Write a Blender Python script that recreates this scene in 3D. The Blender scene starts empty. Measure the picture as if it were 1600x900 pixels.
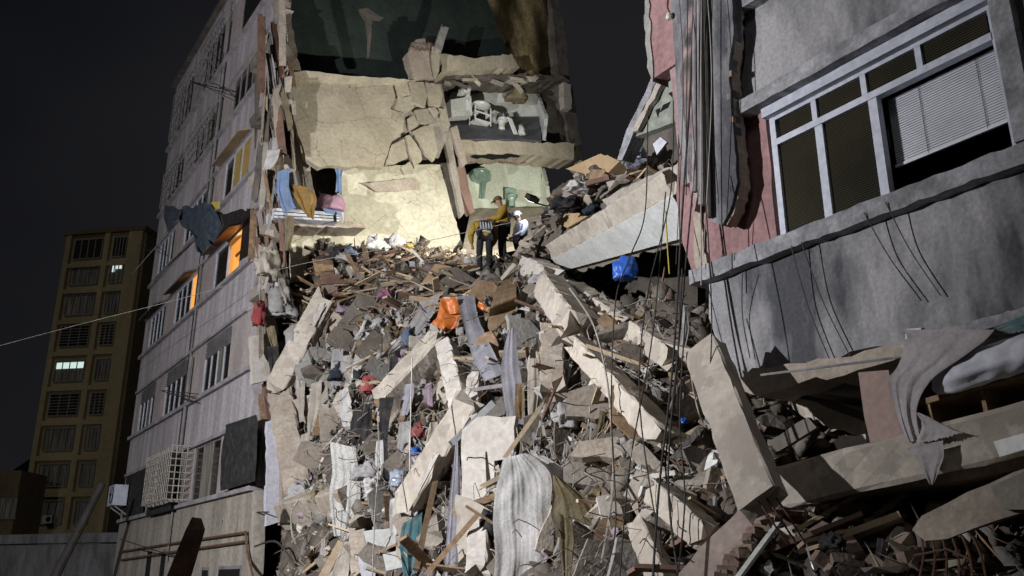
import bpy, bmesh, math, random
import numpy as np
from mathutils import Vector, Matrix, noise, Quaternion
from math import radians, sin, cos, pi

random.seed(7); rng = np.random.default_rng(7)
scene = bpy.context.scene
COL = scene.collection

# ------------------------------------------------------------------ camera, world, lights, exposure
FPX = 1400.0; PITCH = radians(18.0); CAMZ = 1.7
cam_d = bpy.data.cameras.new('camera'); cam = bpy.data.objects.new('camera', cam_d); COL.objects.link(cam)
cam.location = (0, 0, CAMZ); cam.rotation_euler = (radians(90) + PITCH, 0, 0)
cam_d.sensor_width = 36; cam_d.lens = FPX / 1600 * 36; cam_d.clip_start = .1; cam_d.clip_end = 3000
scene.camera = cam

SUN_EL, SUN_AZ = radians(38), radians(205)          # weak night-sky light from behind the camera
w = bpy.data.worlds.new('World'); scene.world = w; w.use_nodes = True
nt = w.node_tree; nt.nodes.clear()
n_out = nt.nodes.new('ShaderNodeOutputWorld'); n_bg = nt.nodes.new('ShaderNodeBackground')
n_sky = nt.nodes.new('ShaderNodeTexSky'); n_sky.sky_type = 'NISHITA'; n_sky.sun_disc = False
n_sky.sun_elevation = radians(-4); n_sky.sun_rotation = SUN_AZ
n_tc = nt.nodes.new('ShaderNodeTexCoord'); n_no = nt.nodes.new('ShaderNodeTexNoise')
n_no.inputs['Scale'].default_value = 1.25; n_no.inputs['Detail'].default_value = 3
n_rp = nt.nodes.new('ShaderNodeValToRGB')
n_rp.color_ramp.elements[0].position = .40; n_rp.color_ramp.elements[0].color = (.050, .060, .085, 1)
n_rp.color_ramp.elements[1].position = .62; n_rp.color_ramp.elements[1].color = (.225, .225, .26, 1)
n_mx = nt.nodes.new('ShaderNodeMixRGB'); n_mx.blend_type = 'ADD'; n_mx.inputs[0].default_value = .25
nt.links.new(n_tc.outputs['Generated'], n_no.inputs['Vector']); nt.links.new(n_no.outputs['Fac'], n_rp.inputs[0])
nt.links.new(n_rp.outputs[0], n_mx.inputs[1]); nt.links.new(n_sky.outputs[0], n_mx.inputs[2])
nt.links.new(n_mx.outputs[0], n_bg.inputs[0]); n_bg.inputs[1].default_value = .056
nt.links.new(n_bg.outputs[0], n_out.inputs[0])

sun_d = bpy.data.lights.new('sun', 'SUN'); sun = bpy.data.objects.new('sun', sun_d); COL.objects.link(sun)
sun_d.energy = .17; sun_d.angle = radians(18); sun_d.color = (1, .96, .92)
sun.rotation_euler = (radians(90) - SUN_EL, 0, pi - SUN_AZ); sun.location = (0, -20, 40)

FLOOD_POS = Vector((-11.5, 6.5, 6.3)); FLOOD_POWER = 11800.0; FLOOD_AIM = Vector((-4.0, 19.5, 7.4))
WORK_POWER = 2500.0
vs = scene.view_settings; vs.view_transform = 'Standard'; vs.look = 'None'; vs.exposure = 0; vs.gamma = 1
scene.cycles.use_denoising = True
scene.cycles.max_bounces = 5; scene.cycles.diffuse_bounces = 3; scene.cycles.glossy_bounces = 2
scene.cycles.transmission_bounces = 3; scene.cycles.transparent_max_bounces = 6
scene.cycles.sample_clamp_indirect = 4

# ------------------------------------------------------------------ coordinates
CAM = Vector((0, 0, CAMZ))
cp, sp = cos(PITCH), sin(PITCH)
AX = Vector((-.55, .835, 0)).normalized()      # along the facade, to the far left
NX = Vector((AX.y, -AX.x, 0))                  # into the building
OO = Vector((2.5, 8.8, 0))
UP = Vector((0, 0, 1))

def ray(x, y):
    u = (x - 800) / FPX; v = (450 - y) / FPX
    return Vector((u, cp - v * sp, sp + v * cp))
def PY(x, y, Y):
    r = ray(x, y); return CAM + r * (Y / r.y)
def W(t, s, z): return OO + AX * t + NX * s + UP * z
def PS(x, y, s):
    r = ray(x, y); return CAM + r * ((s + (OO - CAM).dot(NX)) / r.dot(NX))
def PT(x, y, t):
    r = ray(x, y); return CAM + r * ((t + (OO - CAM).dot(AX)) / r.dot(AX))
def TS(p):
    q = p - OO; return q.dot(AX), q.dot(NX)
def pxm(Y): return Y / FPX                     # metres for one photo pixel at distance Y

# rubble mound: height over the facade grid, from points (x, y, distance)
CTRL = [(430,900,19.5),(520,900,17),(600,900,15),(750,900,12.3),(900,900,10.3),(1050,900,8.8),(1200,900,7.7),(1400,900,6.9),(1600,900,6.3),
 (450,750,20.8),(600,750,16.6),(750,750,13.8),(900,750,11.7),(1050,750,10),(1200,770,8.9),(1380,800,8.2),(1600,840,7.6),
 (450,600,22),(600,600,18),(750,600,15.3),(900,600,13),(1050,600,11.2),(1150,640,10.3),(1250,690,10),(1400,720,10),
 (450,500,22.8),(600,500,19.6),(750,500,17.2),(900,500,14.6),(1040,500,11.6),
 (460,430,23.5),(600,420,22),(700,425,20.6),(780,425,19.2),(860,425,16.8),(920,432,14.4),(1000,440,12.8),(1060,445,11.4),
 (500,395,24.6),(600,385,24.4),(700,395,22.6),(760,410,20.4),(850,402,19.2),
 (700,410,21.4),(640,400,23)]
pts = [(*TS(PY(*c)), PY(*c).z) for c in CTRL]
for t in (-6, -3, 0, 4, 8, 12, 16, 19): pts.append((t, -4.2, -.5))
for t in (-6, -3): pts += [(t, 3, 2.0), (t, 7, 2.6)]
pts += [(4.6,3.2,4.2),(3.2,3.2,3.6),(6.2,4.2,5.0),(2,3.5,3.2),(4,5,3.6)]
for t, z in ((0, 3.4), (4, 4), (8, 7.6), (12, 9.2), (16, 9.2)): pts.append((t, 8, z)); pts.append((t, 12, z - .6))
pts += [(17.4,-1.2,.6),(18.6,-2.5,0),(18.6,-.2,1.2),(16.6,-2.2,.4),(17,3, 8.8), (17, 5.5, 9.2), (19, 2.5, 6.0), (19, 5, 8.5)]
CP = np.array(pts)
def _tps(r2): return np.where(r2 > 1e-9, .5 * r2 * np.log(r2 + 1e-12), 0)
_n = len(CP); _K = _tps(((CP[:, None, :2] - CP[None, :, :2]) ** 2).sum(-1)) + np.eye(_n) * .25
_Pm = np.hstack([np.ones((_n, 1)), CP[:, :2]])
_A = np.block([[_K, _Pm], [_Pm.T, np.zeros((3, 3))]])
_sol = np.linalg.solve(_A, np.concatenate([CP[:, 2], np.zeros(3)]))
T0, T1, S0, S1, STEP = -6.0, 18.6, -4.2, 11.0, .1
gt = np.arange(T0, T1 + 1e-6, STEP); gs = np.arange(S0, S1 + 1e-6, STEP)
GT, GS = np.meshgrid(gt, gs, indexing='ij')
_q = np.stack([GT.ravel(), GS.ravel()], 1)
_H = _tps(((_q[:, None, :] - CP[None, :, :2]) ** 2).sum(-1)) @ _sol[:_n] + _sol[_n] + _q @ _sol[_n + 1:]
HG = np.maximum(_H.reshape(GT.shape), -.5)
HG0 = HG.copy()
_cap = np.interp(GT - (13.6 + 2.8*GS), [-1.2, -.4, .3, 2], [14, 5, .6, -.2])    # the heap ends at the corner of the standing block
HG = np.where(GS < 1.2, np.minimum(HG, _cap), HG)
def H(t, s, HG=None):
    HG = HG0 if HG is None else HG
    a = min(max((t - T0) / STEP, 0), len(gt) - 1.001); b = min(max((s - S0) / STEP, 0), len(gs) - 1.001)
    i, j = int(a), int(b); fa, fb = a - i, b - j
    return (HG[i, j] * (1 - fa) * (1 - fb) + HG[i + 1, j] * fa * (1 - fb) + HG[i, j + 1] * (1 - fa) * fb + HG[i + 1, j + 1] * fa * fb)
def PH(x, y, lift=0.0):
    r = ray(x, y); k = 5.0
    while k < 34:
        p = CAM + r * k; t, s = TS(p)
        if p.z < H(t, s): break
        k += .06
    return CAM + r * (k - lift)
def hnormal(t, s):
    e = .15
    dt = (H(t + e, s) - H(t - e, s)) / (2 * e); ds = (H(t, s + e) - H(t, s - e)) / (2 * e)
    return (UP - AX * dt - NX * ds).normalized()

# ------------------------------------------------------------------ materials
MATS = {}
def mk(name, c1, c2=None, scale=1.5, rough=.92, bump=.25, bscale=14, metal=0, streak=None, vary=0.0, emit=None, fine=.14, spec=.25, crack=0, dust=0.0, pos=(.36,.66), patch=None):
    m = bpy.data.materials.new(name); m.use_nodes = True; t = m.node_tree; N = t.nodes; L = t.links
    b = N['Principled BSDF']; b.inputs['Roughness'].default_value = rough; b.inputs['Metallic'].default_value = metal
    b.inputs['Specular IOR Level'].default_value = spec
    if emit:
        b.inputs['Emission Color'].default_value = (*emit[0], 1); b.inputs['Emission Strength'].default_value = emit[1]
    c2 = c2 or tuple(x * .72 for x in c1)
    g = N.new('ShaderNodeNewGeometry'); mp = N.new('ShaderNodeMapping'); L.new(g.outputs['Position'], mp.inputs['Vector'])
    if streak: mp.inputs['Scale'].default_value = streak
    n1 = N.new('ShaderNodeTexNoise'); n1.inputs['Scale'].default_value = scale; n1.inputs['Detail'].default_value = 6; n1.inputs['Roughness'].default_value = .6
    L.new(mp.outputs[0], n1.inputs['Vector'])
    r1 = N.new('ShaderNodeValToRGB'); r1.color_ramp.elements[0].position = pos[0]; r1.color_ramp.elements[1].position = pos[1]
    r1.color_ramp.elements[0].color = (*c2, 1); r1.color_ramp.elements[1].color = (*c1, 1)
    L.new(n1.outputs['Fac'], r1.inputs[0]); col = r1.outputs[0]
    n2 = N.new('ShaderNodeTexNoise'); n2.inputs['Scale'].default_value = bscale; n2.inputs['Detail'].default_value = 5
    L.new(g.outputs['Position'], n2.inputs['Vector'])
    if fine:
        mr = N.new('ShaderNodeMapRange'); mr.inputs['From Min'].default_value = .3; mr.inputs['From Max'].default_value = .7
        mr.inputs['To Min'].default_value = 1 - fine; mr.inputs['To Max'].default_value = 1 + fine
        L.new(n2.outputs['Fac'], mr.inputs['Value'])
        mm = N.new('ShaderNodeMixRGB'); mm.blend_type = 'MULTIPLY'; mm.inputs[0].default_value = 1
        L.new(col, mm.inputs[1]); L.new(mr.outputs[0], mm.inputs[2]); col = mm.outputs[0]
    if dust:
        n3 = N.new('ShaderNodeTexNoise'); n3.inputs['Scale'].default_value = 5; n3.inputs['Detail'].default_value = 6; n3.inputs['Roughness'].default_value = .7
        L.new(g.outputs['Position'], n3.inputs['Vector'])
        r3 = N.new('ShaderNodeMapRange'); r3.inputs['From Min'].default_value = .42; r3.inputs['From Max'].default_value = .66; r3.inputs['To Max'].default_value = dust
        L.new(n3.outputs['Fac'], r3.inputs['Value'])
        md = N.new('ShaderNodeMixRGB'); L.new(r3.outputs[0], md.inputs[0]); L.new(col, md.inputs[1]); md.inputs[2].default_value = (.30, .265, .225, 1); col = md.outputs[0]
    if patch:
        n4 = N.new('ShaderNodeTexNoise'); n4.inputs['Scale'].default_value = 1.9; n4.inputs['Detail'].default_value = 9; n4.inputs['Roughness'].default_value = .62
        L.new(g.outputs['Position'], n4.inputs['Vector'])
        r4 = N.new('ShaderNodeMapRange'); r4.inputs['From Min'].default_value = .555; r4.inputs['From Max'].default_value = .585; L.new(n4.outputs['Fac'], r4.inputs['Value'])
        mp4 = N.new('ShaderNodeMixRGB'); L.new(r4.outputs[0], mp4.inputs[0]); L.new(col, mp4.inputs[1]); mp4.inputs[2].default_value = (*patch, 1); col = mp4.outputs[0]
    if crack:
        vo = N.new('ShaderNodeTexVoronoi'); vo.feature = 'DISTANCE_TO_EDGE'; vo.inputs['Scale'].default_value = crack
        ad = N.new('ShaderNodeMixRGB'); ad.inputs[0].default_value = .13; L.new(g.outputs['Position'], ad.inputs[1]); L.new(n1.outputs['Color'], ad.inputs[2]); ad.blend_type = 'ADD'
        ad2 = N.new('ShaderNodeMixRGB'); ad2.blend_type = 'ADD'; ad2.inputs[0].default_value = .11; L.new(ad.outputs[0], ad2.inputs[1]); L.new(n2.outputs['Color'], ad2.inputs[2])
        L.new(ad2.outputs[0], vo.inputs['Vector'])
        cm = N.new('ShaderNodeMapRange'); cm.inputs['From Max'].default_value = .008; L.new(vo.outputs['Distance'], cm.inputs['Value'])
        gate = N.new('ShaderNodeMath'); gate.operation = 'GREATER_THAN'; gate.inputs[1].default_value = .53; L.new(n1.outputs['Fac'], gate.inputs[0])
        mxm = N.new('ShaderNodeMath'); mxm.operation = 'MAXIMUM'; L.new(cm.outputs[0], mxm.inputs[0]); L.new(gate.outputs[0], mxm.inputs[1])
        mc = N.new('ShaderNodeMixRGB'); L.new(mxm.outputs[0], mc.inputs[0]); mc.inputs[1].default_value = (c2[0] * .3, c2[1] * .3, c2[2] * .3, 1); L.new(col, mc.inputs[2]); col = mc.outputs[0]
    if vary:
        oi = N.new('ShaderNodeObjectInfo'); hv = N.new('ShaderNodeHueSaturation'); vr = N.new('ShaderNodeMapRange')
        vr.inputs['To Min'].default_value = 1 - vary; vr.inputs['To Max'].default_value = 1 + vary * .8
        L.new(oi.outputs['Random'], vr.inputs['Value']); L.new(vr.outputs[0], hv.inputs['Value']); L.new(col, hv.inputs['Color']); col = hv.outputs[0]
    L.new(col, b.inputs['Base Color'])
    if bump:
        bp = N.new('ShaderNodeBump'); bp.inputs['Strength'].default_value = bump; bp.inputs['Distance'].default_value = .03
        L.new(n2.outputs['Fac'], bp.inputs['Height']); L.new(bp.outputs[0], b.inputs['Normal'])
    MATS[name] = m; return m

mk('cream_plaster', (.54,.485,.42), (.44,.39,.33), 1.1, bump=.35, bscale=12, vary=.10, dust=.35, fine=.12, patch=(.37,.325,.28))
mk('white_plaster', (.62,.58,.535), (.53,.49,.445), 1.0, bump=.25, bscale=12, vary=.08, dust=.25, fine=.12, patch=(.46,.42,.37))
mk('concrete', (.36,.325,.285), (.27,.24,.205), 2.2, bump=.5, bscale=16, vary=.25)
mk('concrete_warm', (.40,.345,.29), (.30,.25,.205), 2.0, bump=.5, bscale=16, vary=.25)
mk('concrete_grey', (.31,.30,.285), (.225,.215,.20), 2.0, bump=.5, bscale=16, vary=.25)
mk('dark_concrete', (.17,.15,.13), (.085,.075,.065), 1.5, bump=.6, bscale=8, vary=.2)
mk('rubble_soil', (.13,.107,.088), (.06,.05,.042), 1.8, bump=1.0, bscale=7)
mk('debris_a', (.215,.188,.157), (.145,.123,.102), 2, bump=.5, bscale=18)
mk('debris_b', (.16,.137,.114), (.10,.084,.07), 2, bump=.5, bscale=18)
mk('debris_c', (.22,.205,.19), (.15,.138,.126), 2, bump=.5, bscale=18)
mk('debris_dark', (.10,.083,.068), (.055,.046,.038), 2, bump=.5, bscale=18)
mk('debris_light', (.46,.41,.35), (.34,.295,.25), 2, bump=.4, bscale=18)
mk('pink_slab', (.50,.40,.36), (.38,.30,.27), 1.2, bump=.2, bscale=16, dust=.3)
mk('tan_slab', (.46,.41,.315), (.35,.305,.23), 1.1, bump=.3, bscale=10, crack=.9)
mk('tan_piece', (.45,.40,.31), (.34,.30,.23), 1.5, bump=.3, bscale=10, vary=.08)
mk('pale_wall', (.62,.59,.47), (.50,.465,.36), 1.0, bump=.2, bscale=9, crack=1.1)
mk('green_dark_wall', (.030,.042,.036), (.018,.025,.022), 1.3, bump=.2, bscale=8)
mk('grey_green_wall', (.27,.29,.25), (.17,.18,.155), 2.5, bump=.3, bscale=10)
mk('pale_green_wall', (.64,.68,.57), (.55,.58,.47), 1.5, bump=.1, rough=.5)
mk('tile_white', (.68,.69,.67), (.56,.57,.55), 2, bump=.1, rough=.4)
mk('tile_floor', (.16,.165,.19), (.11,.11,.13), 3, bump=.15, rough=.5)
mk('ceramic', (.50,.50,.48), (.40,.40,.37), 4, bump=.05, rough=.3, spec=.5)
mk('ceramic_green', (.24,.34,.28), (.17,.24,.2), 4, bump=.05, rough=.35, spec=.5)
mk('facade_left', (.47,.435,.46), (.29,.265,.28), 1.0, bump=.3, bscale=10, streak=(2.6,2.6,.22), fine=.18)
mk('facade_pink', (.43,.375,.37), (.31,.265,.26), 1.2, bump=.25, bscale=10, streak=(1.4,1.4,.5), fine=.15)
mk('facade_low', (.40,.36,.31), (.24,.215,.185), 1.0, bump=.3, bscale=9, streak=(2,2,.35), fine=.2)
mk('facade_grey', (.325,.315,.325), (.07,.071,.08), .55, bump=.35, bscale=26, streak=(1.5,1.5,.5), fine=.16, pos=(.43,.57))
mk('facade_red', (.34,.20,.20), (.24,.14,.14), 1.5, bump=.3, bscale=15, streak=(1.3,1.3,.6), fine=.2)
mk('facade_rose', (.40,.30,.29), (.26,.18,.175), 1.6, bump=.35, bscale=12, streak=(1.6,1.6,.4), fine=.2)
mk('ledge', (.36,.36,.385), (.17,.17,.18), 3.0, bump=.5, bscale=22, fine=.2)
mk('ledge_left', (.38,.355,.37), (.22,.2,.21), 2.0, bump=.4, bscale=14)
mk('frame_grey', (.52,.54,.62), (.42,.44,.50), 2, rough=.55, bump=.08, metal=.0)
mk('frame_dark', (.26,.25,.25), (.16,.15,.15), 2, rough=.6, bump=.1)
mk('slat_white', (.60,.61,.66), (.52,.53,.58), 2, rough=.6, bump=0, fine=.05)
mk('glass_dark', (.030,.026,.018), (.016,.014,.010), 1, rough=.12, bump=0, fine=0, spec=.6)
def mk_blind_glass():
    m = mk('glass_blind', (.030,.026,.018), (.018,.016,.011), 1, rough=.12, bump=0, fine=0, spec=.6); t = m.node_tree; N = t.nodes; b = N['Principled BSDF']
    src = b.inputs['Base Color'].links[0].from_socket; g = N.new('ShaderNodeNewGeometry'); wv = N.new('ShaderNodeTexWave'); wv.bands_direction = 'Z'; wv.inputs['Scale'].default_value = 13; t.links.new(g.outputs['Position'], wv.inputs['Vector'])
    mr = N.new('ShaderNodeMapRange'); mr.inputs['To Min'].default_value = .55; mr.inputs['To Max'].default_value = 1.7; t.links.new(wv.outputs['Fac'], mr.inputs['Value'])
    mm = N.new('ShaderNodeMixRGB'); mm.blend_type = 'MULTIPLY'; mm.inputs[0].default_value = 1; t.links.new(src, mm.inputs[1]); t.links.new(mr.outputs[0], mm.inputs[2]); t.links.new(mm.outputs[0], b.inputs['Base Color'])
mk_blind_glass()
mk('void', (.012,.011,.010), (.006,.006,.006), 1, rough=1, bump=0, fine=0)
mk('brick', (.24,.165,.13), (.165,.11,.088), 3, bump=.5, bscale=16, vary=.3, dust=.6)
mk('wood', (.33,.225,.14), (.20,.13,.08), 2, bump=.2, bscale=20, vary=.3, streak=(4,4,4))
mk('wood_pale', (.50,.40,.28), (.36,.28,.19), 2, bump=.2, bscale=20, vary=.25)
mk('wood_red', (.21,.13,.10), (.14,.085,.065), 2, bump=.15, bscale=18, vary=.2, rough=.6)
mk('board_pinkbrown', (.30,.195,.165), (.23,.15,.125), 1, bump=.1, bscale=18, rough=.55)
mk('cardboard', (.46,.335,.20), (.36,.25,.145), 2, bump=.1, bscale=14, rough=.85)
mk('rust', (.20,.11,.07), (.10,.06,.04), 6, bump=.3, bscale=40, metal=.2, rough=.8)
mk('steel_pale', (.55,.56,.58), (.36,.36,.37), 3, rough=.45, bump=.05, metal=.6)
mk('wire', (.055,.05,.048), (.03,.028,.026), 4, rough=.7, bump=0)
mk('wire_pale', (.40,.37,.33), (.25,.23,.2), 4, rough=.7, bump=0)
mk('wire_yellow', (.45,.38,.08), None, 4, rough=.7, bump=0)
for nm, c in {'white':(.60,.585,.575),'grey':(.36,.35,.36),'lilac':(.34,.335,.39),'taupe':(.42,.39,.405),'brown':(.24,.155,.075),'ochre':(.34,.20,.045),
  'orange':(.55,.17,.035),'blue':(.03,.10,.42),'navy':(.022,.035,.055),'lightblue':(.19,.29,.50),'pink':(.46,.26,.37),'magenta':(.36,.13,.27),
  'black':(.022,.022,.025),'red':(.34,.05,.055),'teal':(.07,.17,.20),'yellow':(.50,.37,.06),'olive':(.20,.16,.09),'beige':(.47,.42,.36),'denim':(.09,.13,.21),'mauve':(.34,.26,.33)}.items():
    mk('cloth_' + nm, c, tuple(x * .66 for x in c), 3, bump=.25, bscale=28, rough=.95, fine=.12, dust=.35 if nm not in ('blue','navy','black','white') else .12)
mk('plastic_bag', (.42,.46,.56), (.30,.33,.42), 5, rough=.22, bump=.5, bscale=18, spec=.6)
mk('plastic_blue', (.03,.12,.50), (.02,.09,.40), 3, rough=.35, bump=.15, bscale=12, spec=.4)
mk('plastic_orange', (.62,.19,.045), (.50,.14,.03), 2, rough=.4, bump=.1, bscale=12, spec=.4)
mk('sheer', (.50,.49,.47), (.38,.37,.35), 6, rough=.8, bump=.6, bscale=45, fine=.3)
mk('mattress_white', (.58,.58,.64), (.47,.47,.53), 2, bump=.2, bscale=12)
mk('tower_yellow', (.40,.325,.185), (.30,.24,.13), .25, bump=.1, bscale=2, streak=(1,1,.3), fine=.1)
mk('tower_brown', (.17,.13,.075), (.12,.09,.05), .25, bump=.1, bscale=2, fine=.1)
mk('tower_frame', (.26,.25,.22), None, 1, bump=0)
mk('curtain_far', (.32,.29,.24), (.06,.055,.05), 1.2, bump=0, streak=(6,6,.3), fine=0)
mk('asphalt', (.055,.054,.052), (.04,.04,.04), 2, bump=.3)
mk('wall_street', (.24,.24,.25), (.10,.10,.105), .8, bump=.3, streak=(2,2,.6))
mk('lit_orange', (.6,.25,.07), (.5,.2,.05), 1, bump=0, emit=((1.0,.42,.09), .85))
mk('lit_amber', (.3,.22,.08), (.2,.15,.05), 3, bump=0, emit=((1.0,.62,.16), .05))
mk('lit_white', (.6,.65,.6), None, 1, bump=0, emit=((.80,1.0,.93), .75))
mk('lamp_lens', (.9,.9,.9), None, 1, bump=0, emit=((1,.98,.92), 6))
mk('skin', (.36,.22,.15), (.30,.18,.12), 4, bump=0, rough=.6)
mk('jacket_mustard', (.42,.275,.045), (.32,.20,.03), 4, bump=.3, bscale=30, rough=.8)
mk('trousers_dark', (.028,.028,.032), (.018,.018,.02), 4, bump=.2, bscale=30)
mk('shirt_white', (.62,.65,.78), (.52,.55,.70), 4, bump=.2, bscale=30)
mk('reflective', (.70,.74,.80), None, 4, bump=0, rough=.3)
mk('helmet_white', (.6,.61,.66), None, 4, bump=0, rough=.35)
mk('cap_brown', (.17,.11,.05), None, 4, bump=.2)

# ------------------------------------------------------------------ mesh helpers
WL = {}                                              # world location of every object
def make(name, verts, faces, mat, parent=None, smooth=False, origin=None):
    vs_ = np.array([tuple(v) for v in verts], dtype=float)
    if origin is None:
        lo, hi = vs_.min(0), vs_.max(0); origin = Vector(((lo[0] + hi[0]) / 2, (lo[1] + hi[1]) / 2, lo[2]))
    me = bpy.data.meshes.new(name)
    me.from_pydata((vs_ - np.array(origin)).tolist(), [], [tuple(int(i) for i in f) for f in faces]); me.update()
    for mm in (mat if isinstance(mat, (list, tuple)) else [mat]): me.materials.append(MATS[mm])
    if smooth: me.polygons.foreach_set('use_smooth', [True] * len(me.polygons))
    o = bpy.data.objects.new(name, me); COL.objects.link(o); put(o, Vector(origin), parent); return o
def put(o, loc, parent=None):
    WL[o.name] = Vector(loc)
    if parent is not None:
        o.parent = parent; o.location = Vector(loc) - WL[parent.name]
    else: o.location = loc
def tag(o, label, cat, group=None, kind=None):
    if label: o['label'] = label
    if cat: o['category'] = cat
    if group: o['group'] = group
    if kind or cat: o['kind'] = kind or 'thing'
    return o
def thing(name, label, cat, loc, group=None):
    o = bpy.data.objects.new(name, None); COL.objects.link(o); o.empty_display_size = .2; put(o, loc); return tag(o, label, cat, group)

class G:
    """collects verts / faces"""
    def __init__(s): s.v = []; s.f = []
    def add(s, vf):
        k = len(s.v); s.v += [tuple(v) for v in vf[0]]; s.f += [tuple(i + k for i in f) for f in vf[1]]; return s
    def make(s, name, mat, parent=None, smooth=False): return make(name, s.v, s.f, mat, parent, smooth)
BOXF = [(0,3,2,1),(4,5,6,7),(0,1,5,4),(1,2,6,5),(2,3,7,6),(3,0,4,7)]
def hexa(p8): return p8, BOXF
def box(c, hx, hy, hz):
    c, hx, hy, hz = Vector(c), Vector(hx), Vector(hy), Vector(hz)
    return [c-hx-hy-hz, c+hx-hy-hz, c+hx+hy-hz, c-hx+hy-hz, c-hx-hy+hz, c+hx-hy+hz, c+hx+hy+hz, c-hx+hy+hz], BOXF
def fbox(t0, t1, s0, s1, z0, z1):                    # box in facade coordinates, z above the ground
    return box(W((t0+t1)/2, (s0+s1)/2, (z0+z1)/2), AX*(t1-t0)/2, NX*(s0-s1)/2, UP*(z1-z0)/2)
def bar(A, B, w, h=None, up=UP):
    A, B = Vector(A), Vector(B); h = h or w; d = (B - A)
    x = d.normalized(); y = up.cross(x)
    if y.length < 1e-3: y = Vector((1,0,0)).cross(x)
    y.normalize(); z = x.cross(y)
    return box((A + B) / 2, d / 2, y * w / 2, z * h / 2)
def tube(P, r, n=5, closed=False):
    P = [Vector(p) for p in P]; v = []; f = []
    for i, p in enumerate(P):
        d = (P[min(i+1, len(P)-1)] - P[max(i-1, 0)]).normalized()
        a = d.cross(UP if abs(d.z) < .9 else Vector((1,0,0))).normalized(); b = d.cross(a)
        rr = r[i] if isinstance(r, (list, tuple)) else r
        for k in range(n): v.append(p + a * (rr * cos(2*pi*k/n)) + b * (rr * sin(2*pi*k/n)))
    for i in range(len(P)-1):
        for k in range(n): f.append((i*n+k, i*n+(k+1)%n, (i+1)*n+(k+1)%n, (i+1)*n+k))
    f.append(tuple(range(n-1, -1, -1))); f.append(tuple((len(P)-1)*n+k for k in range(n)))
    return v, f
def smoothline(P, n=6):
    P = [Vector(p) for p in P]; out = []
    for i in range(len(P)-1):
        p0, p1, p2, p3 = P[max(i-1,0)], P[i], P[i+1], P[min(i+2,len(P)-1)]
        for k in range(n):
            u = k / n; out.append(.5*((2*p1)+(p2-p0)*u+(2*p0-5*p1+4*p2-p3)*u*u+(3*p1-p0-3*p2+p3)*u**3))
    out.append(P[-1]); return out
def lathe(c, prof, n=14, ax=UP, sx=1, sy=1):
    ax = Vector(ax).normalized(); a = ax.cross(Vector((0,1,0)) if abs(ax.y) < .9 else Vector((1,0,0))).normalized(); b = ax.cross(a)
    v = []; f = []
    for (r, h) in prof:
        for k in range(n): v.append(Vector(c) + ax*h + a*(r*sx*cos(2*pi*k/n)) + b*(r*sy*sin(2*pi*k/n)))
    for i in range(len(prof)-1):
        for k in range(n): f.append((i*n+k, i*n+(k+1)%n, (i+1)*n+(k+1)%n, (i+1)*n+k))
    f.append(tuple(range(n-1,-1,-1))); f.append(tuple((len(prof)-1)*n+k for k in range(n)))
    return v, f
def slab(P, thick, ragged=0.0, step=.18, seed=0):
    """polygon with thickness vector and uneven broken edges"""
    R = random.Random(seed); P = [Vector(p) for p in P]; thick = Vector(thick); out = []
    for i, p in enumerate(P):
        q = P[(i+1) % len(P)]; L = (q - p).length; n = max(1, int(L / step)) if ragged else 1
        for k in range(n):
            a = p.lerp(q, k / n)
            if ragged and k:
                nrm = thick.normalized().cross((q - p).normalized()); a = a + nrm * R.uniform(-1, 1) * ragged + (q-p).normalized()*R.uniform(-.3,.3)*L/n
            out.append(a)
    bm = bmesh.new()
    top = [bm.verts.new(a) for a in out]
    bot = [bm.verts.new(a + thick * (R.uniform(.85, 1.1) if ragged else 1)) for a in out]
    n = len(out); f1 = bm.faces.new(top); f2 = bm.faces.new(bot[::-1])
    for i in range(n): bm.faces.new((top[i], bot[i], bot[(i+1) % n], top[(i+1) % n]))
    bmesh.ops.recalc_face_normals(bm, faces=bm.faces[:])
    bmesh.ops.triangulate(bm, faces=[f for f in bm.faces if len(f.verts) > 4])
    bm.verts.index_update(); v = [x.co.copy() for x in bm.verts]; f = [[x.index for x in q.verts] for q in bm.faces]; bm.free()
    return v, f
def rough_beam(A, B, w, h, roll=0.0, seed=0, jit=.02, seg=.22, endjit=.10):
    """a broken concrete member: chamfered cross-section, chipped edges, torn ends"""
    R = random.Random(seed); A, B = Vector(A), Vector(B); d = B - A; L = d.length; x = d / L
    f = (CAM - (A+B)/2); f = (f - x * f.dot(x)).normalized(); sdir = x.cross(f).normalized()
    q = Quaternion(x, roll); f = q @ f; sdir = q @ sdir
    c = min(w, h) * .07; n = max(3, int(L / seg)); v = []; fa = []
    ring = [(-w/2+c,-h/2),(0,-h/2),(w/2-c,-h/2),(w/2,-h/2+c),(w/2,0),(w/2,h/2-c),(w/2-c,h/2),(0,h/2),(-w/2+c,h/2),(-w/2,h/2-c),(-w/2,0),(-w/2,-h/2+c)]
    m = len(ring)
    for i in range(n + 1):
        p = A + d * (i / n)
        for (a, b) in ring:
            e = x * (R.uniform(-1, 1) * endjit if i in (0, n) else 0)
            chip = 1 - (R.random() < .22) * R.uniform(.03, .13)
            v.append(p + sdir * (a * chip + R.uniform(-jit, jit) * .35) + f * (b * chip + R.uniform(-jit, jit) * .35) + e)
    for i in range(n):
        for k in range(m): fa.append((i*m+k, (i+1)*m+k, (i+1)*m+(k+1)%m, i*m+(k+1)%m))
    for i, rev in ((0, 0), (n, 1)):
        cpt = A + d * (i / n) + x * R.uniform(-endjit, endjit) * .8; v.append(cpt); ci = len(v)-1
        for k in range(m):
            t = (i*m+k, i*m+(k+1)%m, ci); fa.append(t if not rev else (t[1], t[0], t[2]))
    return v, fa
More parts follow.
